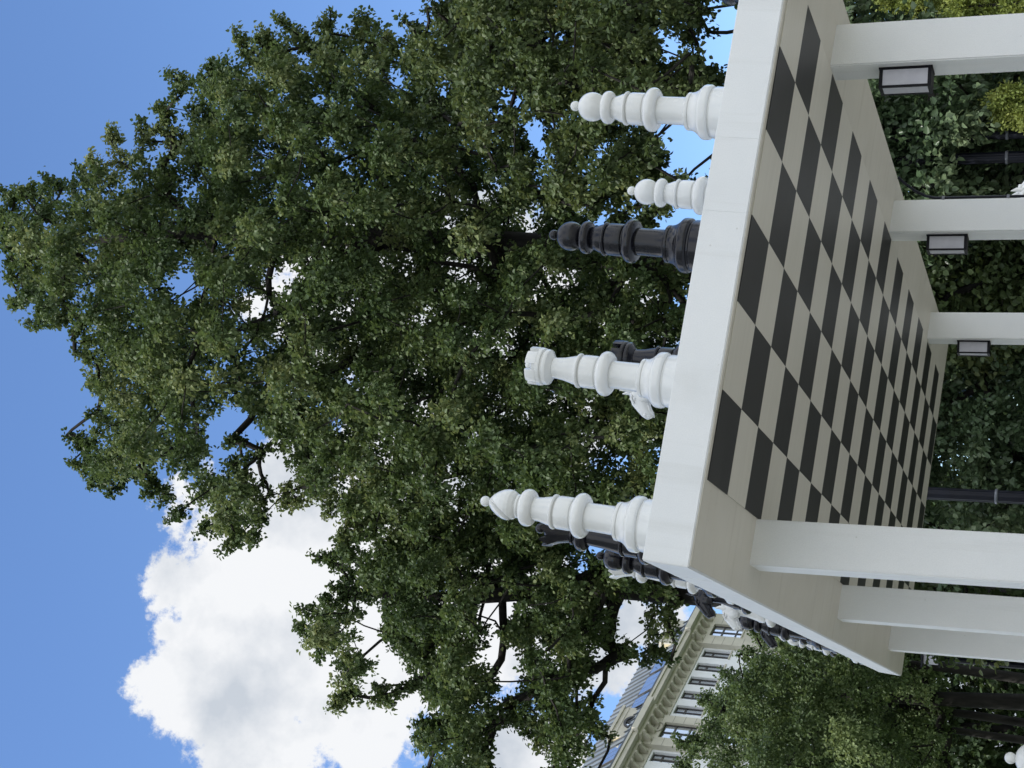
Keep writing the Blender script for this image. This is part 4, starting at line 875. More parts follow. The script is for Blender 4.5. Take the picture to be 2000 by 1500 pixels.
LINDEN = parse('-151,2165,1771,23;223,2436,1422,32;-64,2217,1385,20;216,2076,1599,21;153,2061,1298,22;173,1939,1501,23;106,2046,828,25;-36,2458,1671,12;-119,2152,1361,29;-160,2247,1193,31;233,2261,949,21;18,2208,1037,24;-73,2180,1265,26;-232,2212,1032,11;173,2401,1897,39;-144,2253,1259,23;96,2146,734,23;-234,2337,1286,21;-160,2402,958,30;95,1946,1139,22;106,2251,857,21;287,2258,1346,25;58,1928,1012,22;-84,2449,924,31;-131,2042,1514,28;531,2194,1509,17;365,2206,1766,20;180,2167,1513,21;471,2435,1538,24;440,2404,1390,31;143,2569,1219,26;154,2338,973,23;100,2337,1509,26;-223,2205,1541,31;475,2422,1315,34;147,2142,1013,23;5,2078,1610,26;347,2497,1450,36;6,2500,1892,38;-119,2146,1132,24;-144,2265,758,20;-66,2147,824,28;-75,2296,1182,25;346,2029,1468,26;362,2505,1530,24;57,2274,1734,37;29,2278,1084,23;364,2104,1498,21;341,2413,1694,28;88,2075,1172,26;333,2222,1134,30;-95,2384,1872,39;533,2335,1631,27;-202,2417,1701,25;-32,2150,1728,31;125,2215,1235,31;259,1912,1268,21;201,1954,1002,24;446,2076,1421,21;37,2377,1378,28;401,2254,1355,26;-173,2294,819,23;95,2518,1116,34;88,1974,1524,29;-51,2451,1936,25;65,2530,1023,25;33,2213,875,27;207,2153,905,20;361,2293,1907,19;327,2066,1177,26;-90,2565,1204,34;184,2426,1344,34;229,1974,1097,21;156,2145,1761,30;241,1895,1135,23;200,2172,1354,24;14,2350,992,26;391,2076,1390,20;-48,2141,1374,33;52,2186,1739,29;-163,2240,1008,29;57,2539,1606,33;-129,2435,1019,31;303,2361,1234,25;138,2447,913,23;191,2249,1339,21;233,2328,1038,25;249,2300,1096,29;293,2393,1362,29;25,2384,1884,35;425,2334,1612,37;-18,2117,766,25;482,2301,1317,23;-61,2345,1559,17;314,2191,1020,20;449,1992,1203,21;-145,1983,1061,20;-101,2322,1078,33;244,2053,1225,21;178,2090,863,25;324,2409,1109,29;-206,2431,1287,27;273,2217,1942,25;-150,2050,820,18;-46,2485,1236,32;285,2525,1226,31;92,2302,796,24;137,2146,1188,20;410,2166,1396,32;-16,2400,1166,31;208,2508,1013,27;128,2147,1907,15;-16,1972,1296,29;472,2070,1204,18;0,2517,982,29;138,2140,1430,10;304,2151,1084,23;-164,2139,755,14;106,2441,1380,36;122,1956,1017,18;52,2490,954,23;294,2285,2055,15;-158,2326,879,25;-61,2257,1739,33;445,2322,1420,26;-35,2276,841,31;-206,2275,917,13;343,2270,1602,29;-244,2271,1251,12;277,2499,1649,38;-182,2431,1165,34;-54,2172,1440,27;475,2159,1337,25;103,2575,973,26;215,2231,1066,29;180,2386,1096,34;-220,2144,1454,11;374,2322,1700,27;-60,1982,782,24;15,2255,1467,25;251,2093,1770,34;267,2571,1454,37;172,2273,1628,15;481,2226,1433,24;-227,2279,1192,27;254,2352,1899,28;6,1972,758,22;129,2267,1928,24;534,2105,1231,10;-71,2002,1495,25;322,1964,1397,19;1,2260,1682,26;-246,2353,1617,27;-137,2479,1226,30;148,2517,1359,28;121,2253,1146,20;373,2238,1257,24;235,2151,1304,21;138,2480,1215,29;10,2120,979,19;-192,2325,1876,13;-74,1922,959,23;107,2220,1464,10;42,2433,863,31;-116,2280,1688,25;502,2431,1631,35;-178,2290,1591,19;294,2447,1519,27;-10,2262,1400,29;-239,2350,1077,16;38,2237,737,21;221,2284,1778,31;-104,2184,768,20;434,2478,1681,36;-3,2354,1067,29;333,1985,1144,27;265,2324,1166,28;268,2523,1808,34;-28,2007,1047,21;429,2071,1273,21;-103,2090,1628,28;-162,2267,1414,29;375,1961,1305,26;3,2028,1344,26;260,2030,966,24;-44,1949,1028,20;44,2523,1819,35;-151,2391,1378,35;392,2439,1537,24;100,2077,1719,27;-141,2444,1847,32;255,2419,2128,32;418,2220,1186,27;320,2469,1906,39;-115,2061,1265,21;-219,2326,1387,11;99,2345,1946,13;288,2318,1588,30;138,1907,1203,27;-119,2552,1273,26;-46,2495,1467,27;455,2125,1154,12;-15,2406,787,23;134,2198,1957,11;24,2204,1131,31;-97,2467,1139,35;98,2214,1069,30;-124,2260,1354,30;-89,2090,1152,26;69,2221,1560,22;-193,2302,1074,29;208,2142,1415,28;-72,2053,1104,29;83,2436,803,23;93,2108,1238,24;155,2494,1563,30;59,2075,1096,26;465,2509,1619,26;-155,2359,1040,20;142,1929,1382,24;-42,2563,949,32;252,2036,1509,23;172,2531,1440,25;261,1903,1197,22;33,2111,1663,31;91,2444,1648,17;-39,2228,777,23;218,1922,1325,24;354,2072,1097,26;293,2235,1749,36;260,2051,1696,33;345,2322,1756,13;202,2043,1393,20;278,2157,1734,22;-140,2553,1353,33;110,2319,1035,33;101,2196,816,24;305,2083,1457,31;163,2106,1496,28;111,2321,1147,28;161,2302,2037,19;0,2123,1328,28;243,2525,2004,39;28,2324,1521,32;-119,2431,1491,29;209,2205,1447,23;434,2167,1273,27;-27,2035,768,22;353,2215,1548,21;45,2127,1178,28;187,2170,1161,25;407,2425,1281,33;-116,2085,891,21;344,2328,1083,23;-218,2151,1011,17;-2,2003,857,21;442,2204,1492,24;-200,2253,1325,22;425,2054,1147,23;207,2250,1981,34;266,2069,1126,29;338,2114,1754,11;166,1969,1256,25;15,2347,1311,34;239,2253,1262,32;-34,1966,1193,23;97,2174,1137,26;245,2573,1306,27;89,2255,1379,23;-52,2191,1082,27;221,2422,936,30;61,2223,964,20;53,2540,1308,33;68,2309,1419,28;98,1999,971,20;202,2444,1748,21;-83,2313,1803,23;148,2301,746,17;-2,2521,1061,36;7,1934,829,21;177,2025,897,27;48,2382,911,32;440,2273,1238,25;-66,2502,1558,32;323,2012,1088,28;-182,2072,889,23;-176,2219,1088,29;495,2343,1262,20;-115,1989,1186,21;-61,2085,798,19;-184,2078,1455,22;489,2098,1317,20;-18,1918,1116,23;188,2173,743,9;196,2110,1824,26;67,2347,842,29;209,2532,1896,14;392,2088,1193,19;270,2358,1792,37;326,2020,1340,19;-197,2063,970,25;167,2460,1463,28;95,2427,1524,23;160,2365,1441,34;-26,2171,1006,25;-108,2342,1424,28;137,2369,1654,32;-18,2258,1179,25;-39,2203,881,21;155,2247,897,25;241,2006,1639,22;-109,2063,958,19;380,1933,1196,18;259,2180,1605,23;-43,2361,1751,28;318,2291,1005,10;1,2200,1358,29;-114,1958,900,28;-60,2394,841,28;162,2446,998,29;101,2288,1820,34;245,2197,948,31;-140,2419,896,23;507,2273,1239,10;-71,2441,1598,25;136,2048,1473,13;-82,2310,1871,12;98,2059,931,19;-143,2060,736,24;342,2131,1021,9;7,2463,1158,27;1,2423,1277,35;130,2196,952,29;465,2129,1522,25;483,2286,1578,28;124,1921,916,17;73,2447,1000,24;-188,2197,1365,15;174,2251,1204,23;524,2278,1506,24;125,2056,1051,27;-149,2499,1060,31;63,2104,824,21;276,2223,1410,29;97,2033,744,25;175,2493,1676,22;-108,2114,1544,16;286,2115,944,15;543,2303,1339,25;496,2337,1499,30;339,2395,1819,29;-245,2318,1554,11;-137,2032,1130,20;-12,2001,939,21;265,2092,1333,25;242,2483,1148,27;-43,2081,1419,12;380,2390,1175,29;570,2339,1419,25;-47,2293,1330,33;143,2372,923,22;161,2344,1778,18;411,2352,1315,26;238,2012,1438,23;382,2060,1321,27;344,2216,1702,11;-189,2413,1448,28;209,2317,794,10;85,2355,1568,15;37,2206,1235,29;480,2162,1576,18;230,2240,1514,33;115,2472,853,27;-137,2358,1718,30;-143,2153,913,29;-106,2123,1029,26;0,2147,902,29;-89,2153,1202,30;191,2194,1569,30;-184,2207,1256,27;-71,2381,1357,24;-89,2395,1059,30;321,2186,1463,26;-172,2167,1497,10;89,2108,1336,27;249,2316,1466,25;181,2085,974,19;301,2150,1232,22;150,1995,1625,22;52,2015,811,18;-83,2224,1164,28;181,2514,1147,26;198,2307,1392,22;172,2129,1311,31;217,2049,1828,30;237,2166,1214,31;-46,2069,721,27;288,2394,1041,33;225,2357,1591,28;-136,2260,1122,23;-227,2399,1364,29;152,2101,763,24;237,2132,1065,21;-187,2156,1138,24;331,2369,1426,22;-37,2566,1322,24;14,2588,1118,28;23,2548,1531,27;-67,2098,928,19;100,2159,1643,25;554,2265,1393,24;-236,2355,1218,27;60,1997,1439,26;-139,2472,1298,23;179,2270,1844,28;195,1972,1360,28;160,2338,1296,22;-197,2504,1229,24;309,2333,1671,26;420,2229,1434,28;-60,2258,1258,33;356,2151,1282,20;98,2366,1224,27;466,2319,1677,30;-8,1987,1414,21;257,2166,1468,21;169,2193,1299,22;64,1946,778,23;338,2257,1846,27;-28,2070,1264,29;395,2348,1478,24;142,2573,1301,24;232,2403,1273,30;303,2398,1583,24;37,2366,1772,30;-236,2197,1194,15;182,2382,809,24;0,2149,1591,31;232,2378,2075,30;141,2566,1557,25;-26,2113,1470,16;88,1994,864,18;186,2403,1703,22;-46,2387,1009,25;-126,2103,791,25;-169,2319,1308,33;23,2080,1450,28;302,2272,1987,29;-32,2262,727,9;-99,2202,1001,28;165,1959,1168,28;29,2276,954,25;106,2287,1656,27;505,2235,1609,17;63,1993,1091,24;-17,2116,1077,29;470,2033,1359,25;-206,2318,1006,29;-109,2019,1590,28;169,2272,1096,28;342,2354,1969,24;223,2248,1904,31;207,2016,1744,28;373,2024,1247,28;116,2248,734,17;-28,2524,1806,25;333,2522,1711,36;-109,2319,923,24;244,2109,1483,22;-33,2192,1652,29;302,2175,1651,27;-156,2207,1718,23;482,2023,1268,21;241,2421,1641,33;-211,2085,1126,21;159,2058,1222,26;-237,2206,1121,11;336,2436,1233,28;-195,2137,1266,22;44,2473,1414,31;186,2305,1232,26;110,2585,1689,15;-197,2444,1063,22;356,2317,1209,25;-29,2214,1497,23;0,2510,866,22;-104,2243,1829,11;280,1939,1068,17;143,2409,2086,26;8,1937,899,23;50,2430,1100,22;183,2419,2032,27;46,2023,1561,27;105,2249,1309,30;-59,2415,1422,34;-6,2083,831,29;-47,2429,1729,23;503,2352,1365,22;-156,2217,886,23;311,2174,1905,11;-200,2489,1349,25;234,2107,1655,31;79,2105,1511,28;131,2511,1792,25;154,2487,1974,34;476,2303,1740,11;45,2448,1748,31;132,2024,1102,24;-124,2458,1926,32;342,2302,1487,24;-134,2383,1113,26;25,2450,1546,24;219,2213,873,29;-98,2058,1042,20;-64,2322,791,23;-177,2208,811,17;117,2398,1844,24;334,1905,1236,19;196,2325,860,30;78,1930,868,19;485,2186,1201,11;476,2139,1402,28;333,2382,1296,28;114,2020,1165,26;519,2165,1448,28;-39,2183,720,17;150,1965,1565,25;110,2107,1849,19;371,2411,1599,24;253,2300,1314,28;371,2121,1572,22;396,1955,1396,23;5,2355,751,10;287,2498,1341,28;128,2493,1058,30;37,1942,1250,23;186,2281,1027,21;-20,2359,1810,29;-65,2043,1345,22;-83,2525,1083,35;-130,2302,994,29;244,1978,1241,28;275,2220,2018,12;-102,2333,1490,31;20,2355,1209,29;-74,2000,1264,23;323,2293,1405,25;-161,2271,1786,29;71,2136,1449,18;46,2524,1211,26;203,2198,1684,32;414,2248,1581,32;-74,2162,945,29;-95,2207,1601,11;529,2179,1373,12;-168,2156,1052,25;454,2236,1299,27;117,2528,935,25;125,2570,1072,30;66,2030,1287,20;380,2368,1373,29;116,2096,983,20;-137,2308,1216,22;295,2147,1534,32;-108,2007,741,25;273,2259,1619,25;9,2300,883,25;210,2016,1313,24;250,2069,1024,21;-80,2500,867,24;31,2074,759,18;-19,2393,1942,21;273,2299,1228,27;-114,2343,1273,28;-6,2283,1578,22;110,2335,1361,33;15,2054,1207,21;46,2286,1281,31;169,2059,805,27;409,2123,1114,13;-145,2104,1693,30;65,1913,948,19;34,2189,1299,25;377,2157,1200,27;321,2073,1011,21;563,2363,1571,26;118,2070,1623,21;168,2450,1277,28;403,2259,1657,27;334,2483,1379,25;-200,2325,1655,29;-143,2532,1149,31;-40,2107,1184,19;37,2031,1133,20;195,2206,1775,28;296,2184,1329,21;324,2090,1301,27;238,2274,1684,34;101,2157,894,25;-173,2370,1919,26;321,2083,1377,20;169,2140,1700,21;508,2182,1258,12;49,2300,1217,22;88,2273,933,22;126,2267,1710,15;-244,2291,1123,11;18,2543,922,23;467,2178,1635,14;135,2576,1632,29;-57,1965,1135,19;280,2393,1165,24;139,2107,1117,21;41,2009,1020,22;242,2450,1823,31;-9,2241,1828,22;167,2348,2076,19;119,2448,1106,25;16,2451,1825,28;371,2252,1091,11;194,2009,1580,20;465,2465,1456,24;112,1986,1327,9;341,2131,1676,20;263,1979,1305,23;-58,2257,904,26;209,2102,1123,27;261,2063,912,22;295,2249,963,10;74,2381,1432,26;255,2501,1570,27;53,2235,1802,31;391,2530,1391,30;-36,2268,1010,21;-261,2294,1612,12;103,2344,1885,26;186,2446,1164,23;100,2175,1834,11;260,2017,1059,18;-41,2275,1524,23;-109,2507,1466,25;62,1949,1393,26;202,2537,1709,26;-153,2093,1313,22;-118,2221,1061,28;173,1954,885,19;541,2430,1470,37;-88,2375,769,18;207,2118,808,18;570,2245,1463,14;-180,2098,1191,23;221,2482,1946,28;74,2569,1374,28;192,2470,2097,37;2,2464,1353,35;417,2474,1604,26;60,2152,948,29;255,1995,1164,20;91,2549,1457,27;77,2421,1254,26;340,2137,1341,23;-110,2000,952,28;58,2335,1075,26;244,2411,1557,26;-47,2545,1390,32;156,1977,942,23;-67,2155,1574,11;109,1937,1259,25;381,2437,1349,30;59,2449,1942,28;279,2463,1745,30;139,1998,772,20;-32,2551,1241,23;-68,2131,707,16;244,2131,1922,22;-89,1989,1088,22;130,2368,782,25;-64,2341,1143,27;134,2311,923,22;295,2262,1076,26;17,2438,1608,25;249,2424,1905,24;-208,2183,959,17;-119,2409,1265,25;-25,2041,1539,22;124,2269,989,20;184,2424,871,29;138,2545,1725,12;449,2391,1503,25;-74,2028,899,27;222,2342,1994,36;476,2080,1481,20;473,2432,1732,28;99,2127,1058,27;161,2064,1785,23;470,2484,1383,32;-157,2366,808,27;-27,2186,1797,11;-54,2477,1842,26;82,2529,1892,33;136,2375,2027,25;67,2376,1702,30;-30,2537,1162,30;-70,1990,847,20;56,2095,891,27;-202,2377,895,15;361,2302,1315,28;403,2282,1176,21;437,2022,1450,22;17,2129,1235,26;162,2224,781,28;396,2271,1776,11;346,2122,1146,24;85,2132,1569,26;304,2569,1620,32;-4,1981,1476,21;-137,2176,712,10;187,2309,1145,22;315,1905,1119,25;403,2408,1713,27;254,2503,1402,31;167,1972,1436,22;91,2548,1528,27;163,2185,1056,23;78,2506,1672,25;-78,2366,1204,27;-125,2526,912,22;546,2203,1301,27;284,2253,2047,13;286,2253,2058,11;288,2252,2068,9;291,2252,2078,7;311,2269,2044,13;317,2269,2054,11;323,2268,2064,10;329,2267,2074,8;335,2266,2084,7;314,2215,1976,12;319,2214,1985,10;325,2214,1994,7;322,2237,1978,13;327,2237,1984,10;331,2236,1989,7;328,2246,1920,12;333,2246,1930,11;339,2245,1940,10;344,2244,1950,8;350,2243,1960,7;358,2190,1803,12;364,2189,1809,10;371,2188,1814,8;377,2187,1820,6;404,2216,1796,12;412,2215,1795,10;420,2213,1794,8;428,2212,1792,6;402,2233,1742,12;412,2232,1743,11;421,2230,1745,9;430,2228,1746,8;440,2226,1748,6;346,2216,1694,12;354,2215,1689,10;362,2214,1683,9;370,2212,1677,8;378,2211,1671,6;342,2206,1653,12;341,2206,1663,10;340,2206,1672,8;339,2206,1682,6;402,2252,1690,12;403,2251,1700,9;405,2251,1710,6;410,2227,1679,12;410,2227,1686,9;410,2228,1693,6;431,2218,1682,12;428,2219,1693,10;425,2219,1704,9;422,2220,1715,8;419,2221,1726,6;449,2206,1679,12;452,2206,1688,10;454,2205,1697,8;456,2205,1706,6;492,2206,1642,12;498,2205,1651,10;503,2204,1659,9;509,2203,1668,8;515,2201,1676,6;512,2190,1578,12;515,2189,1584,9;518,2189,1590,6;532,2150,1494,11;540,2148,1498,10;548,2146,1501,9;556,2144,1505,7;564,2142,1509,6;536,2141,1458,11;540,2140,1462,9;545,2139,1466,6;544,2152,1451,11;550,2151,1456,9;555,2149,1462,8;561,2148,1467,6;560,2133,1410,11;566,2132,1414,8;573,2130,1419,6;553,2169,1404,11;546,2171,1398,10;539,2173,1392,9;533,2174,1385,7;526,2176,1379,6;534,2187,1387,11;536,2187,1395,9;538,2186,1403,8;541,2185,1412,6;561,2163,1357,11;563,2162,1363,8;564,2162,1369,6;552,2160,1344,11;561,2158,1342,10;569,2156,1340,8;577,2153,1339,7;585,2151,1337,6;565,2170,1284,11;570,2169,1289,9;576,2167,1294,8;582,2166,1299,6;531,2172,1250,11;535,2171,1246,8;539,2170,1242,6;512,2142,1234,11;514,2142,1224,9;516,2141,1215,8;518,2141,1205,7;520,2141,1196,6;495,2165,1210,11;500,2164,1211,8;506,2162,1212,6;489,2153,1197,11;496,2152,1194,8;504,2150,1192,6;431,2159,1130,10;438,2157,1125,9;445,2156,1120,8;452,2154,1115,7;459,2153,1110,6;425,2232,1145,11;430,2231,1141,8;434,2231,1137,6;388,2226,1103,11;392,2225,1099,8;396,2225,1095,6;362,2207,1057,10;367,2206,1055,8;372,2205,1052,6;345,2190,1025,10;353,2189,1022,9;361,2187,1020,8;369,2186,1018,7;377,2185,1015,6;345,2262,1035,11;352,2261,1033,9;359,2259,1031,7;367,2258,1029,6;316,2264,988,11;325,2263,986,9;333,2262,984,8;342,2261,982,7;350,2259,980,6;308,2261,973,10;313,2260,972,8;318,2259,971,6;274,2191,909,10;281,2190,907,8;288,2189,904,5;237,2211,834,10;241,2211,838,8;245,2210,841,5;209,2228,781,10;216,2227,781,8;224,2226,780,5;207,2233,779,10;214,2232,777,9;221,2231,775,7;228,2231,773,5;199,2281,763,10;205,2281,760,9;212,2280,756,7;218,2279,753,6;190,2224,739,10;194,2224,736,8;199,2224,733,5;180,2221,713,10;185,2220,714,8;190,2220,715,5;169,2249,717,10;170,2249,710,8;171,2249,702,5;130,2219,711,10;129,2219,703,8;128,2219,695,5;126,2297,729,10;130,2296,723,9;133,2296,716,7;137,2296,710,6;88,2198,698,10;95,2198,700,8;101,2198,703,7;108,2197,706,5;79,2257,717,10;72,2258,715,9;66,2258,712,7;59,2258,709,5;74,2243,716,10;68,2244,710,9;61,2244,705,8;55,2244,699,7;48,2244,694,5;40,2286,729,10;40,2286,722,9;40,2286,714,7;40,2286,707,5;24,2285,728,10;20,2285,722,9;15,2285,716,7;11,2285,710,5;18,2273,726,10;17,2273,719,9;16,2273,712,7;14,2273,704,5;-41,2293,730,10;-47,2293,725,8;-53,2293,720,6;-59,2219,714,10;-60,2219,706,9;-61,2219,697,8;-61,2219,689,6;-62,2219,681,5;-102,2251,723,10;-105,2251,716,9;-108,2251,709,7;-111,2251,703,5;-166,2271,728,10;-173,2271,729,9;-180,2270,730,7;-188,2269,730,5;-169,2200,729,10;-173,2199,731,8;-178,2199,734,5;-178,2203,760,10;-186,2203,762,9;-194,2202,764,8;-202,2201,767,6;-210,2200,769,5;-183,2201,777,10;-188,2200,776,8;-194,2200,775,5;-195,2277,815,10;-202,2276,810,9;-209,2276,805,8;-216,2275,800,7;-223,2274,795,6;-195,2193,827,10;-203,2193,826,9;-211,2192,826,8;-220,2191,825,7;-228,2190,825,5;-208,2190,883,10;-215,2190,887,8;-221,2189,890,7;-227,2188,894,5;-224,2245,954,10;-229,2244,956,8;-235,2244,957,6;-221,2194,945,10;-228,2193,947,9;-235,2193,950,7;-242,2192,952,5;-237,2277,1009,11;-245,2276,1011,9;-254,2275,1013,8;-262,2274,1015,7;-271,2273,1017,6;-234,2206,1002,10;-241,2205,1004,9;-248,2204,1006,7;-255,2203,1008,6;-242,2257,1026,11;-248,2256,1031,9;-253,2256,1037,7;-258,2255,1042,6;-244,2253,1048,11;-251,2252,1051,9;-258,2251,1054,7;-265,2250,1058,6;-247,2250,1082,11;-254,2249,1087,9;-262,2248,1092,8;-269,2247,1097,7;-277,2247,1102,6;-250,2273,1107,11;-257,2272,1111,8;-265,2271,1114,6;-244,2215,1100,10;-251,2214,1103,9;-258,2213,1106,7;-265,2212,1109,6;-246,2202,1126,10;-250,2202,1130,8;-254,2201,1134,6;-254,2279,1178,11;-262,2279,1180,8;-270,2278,1181,6;-254,2262,1188,11;-261,2261,1192,8;-269,2260,1196,6;-256,2271,1219,11;-264,2270,1217,10;-273,2269,1216,8;-282,2268,1214,7;-291,2267,1213,6;-249,2242,1246,11;-256,2242,1253,10;-262,2241,1260,8;-269,2240,1267,7;-275,2239,1273,6;-239,2197,1258,11;-244,2196,1266,9;-249,2196,1274,8;-253,2195,1283,7;-258,2195,1291,6;-242,2273,1318,11;-248,2273,1325,10;-255,2272,1332,9;-262,2271,1340,7;-269,2270,1347,6;-230,2257,1334,11;-239,2256,1338,10;-247,2255,1342,9;-256,2254,1346,7;-264,2253,1349,6;-205,2210,1338,11;-210,2210,1345,9;-214,2209,1352,8;-218,2209,1359,6;-199,2213,1403,11;-202,2213,1413,10;-205,2212,1423,9;-208,2212,1433,7;-211,2212,1443,6;-185,2207,1420,11;-189,2207,1428,9;-193,2207,1436,6;-124,2261,1503,11;-129,2260,1512,10;-133,2260,1522,9;-138,2260,1531,7;-143,2260,1541,6;-108,2247,1562,11;-108,2247,1552,10;-109,2247,1543,8;-110,2247,1534,6;-155,2278,1579,12;-150,2278,1571,10;-145,2278,1564,8;-140,2279,1556,6;-177,2222,1520,11;-169,2222,1520,10;-161,2223,1520,8;-153,2223,1520,6;-205,2284,1544,12;-198,2284,1537,10;-190,2285,1531,9;-183,2285,1524,8;-175,2286,1517,6;-227,2270,1522,12;-219,2270,1516,10;-211,2271,1510,9;-203,2272,1504,8;-195,2272,1499,6;-241,2265,1507,11;-235,2265,1507,9;-229,2266,1507,6;-272,2273,1529,12;-277,2272,1532,9;-282,2272,1535,6;-272,2281,1559,12;-277,2280,1562,9;-282,2279,1566,6;-263,2203,1518,11;-270,2202,1525,10;-277,2201,1532,9;-284,2200,1539,7;-291,2199,1546,6;-253,2223,1587,11;-258,2222,1595,9;-263,2221,1603,6;-230,2212,1633,12;-235,2212,1640,10;-240,2211,1648,8;-245,2211,1655,6;-211,2255,1690,12;-216,2255,1699,9;-220,2254,1708,6;-193,2228,1688,12;-196,2228,1694,9;-199,2227,1700,6;-184,2216,1697,12;-192,2215,1701,10;-199,2214,1705,8;-206,2214,1709,6;-195,2255,1803,12;-200,2254,1807,9;-206,2254,1811,7;-185,2213,1810,12;-192,2213,1817,9;-199,2212,1823,6;-169,2265,1873,12;-166,2265,1883,10;-163,2265,1893,9;-160,2266,1902,7;-133,2292,1888,12;-133,2292,1899,10;-132,2292,1910,7;-120,2278,1875,12;-118,2278,1887,11;-116,2279,1899,10;-113,2279,1911,8;-111,2279,1923,7;-69,2275,1855,12;-72,2275,1862,9;-74,2275,1869,7;24,2232,1828,12;27,2232,1840,11;30,2232,1851,9;33,2232,1862,8;36,2232,1874,7;57,2288,1882,12;57,2288,1890,10;58,2288,1897,7;82,2221,1850,12;77,2222,1857,10;71,2222,1865,8;65,2222,1872,7;105,2272,1932,12;98,2272,1938,11;91,2273,1944,9;83,2273,1950,7;92,2237,1936,12;91,2237,1948,11;90,2237,1960,10;89,2237,1972,8;88,2237,1985,7;127,2265,2016,13;126,2265,2026,11;125,2265,2037,9;125,2265,2048,7;170,2200,1978,12;168,2200,1989,10;167,2200,2000,7;202,2282,2054,13;199,2283,2061,10;197,2283,2069,7;225,2221,2012,13;224,2221,2020,10;224,2221,2028,7;238,2246,2036,13;238,2246,2044,10;238,2246,2052,7;267,2275,2072,13;262,2276,2076,10;256,2277,2081,7')
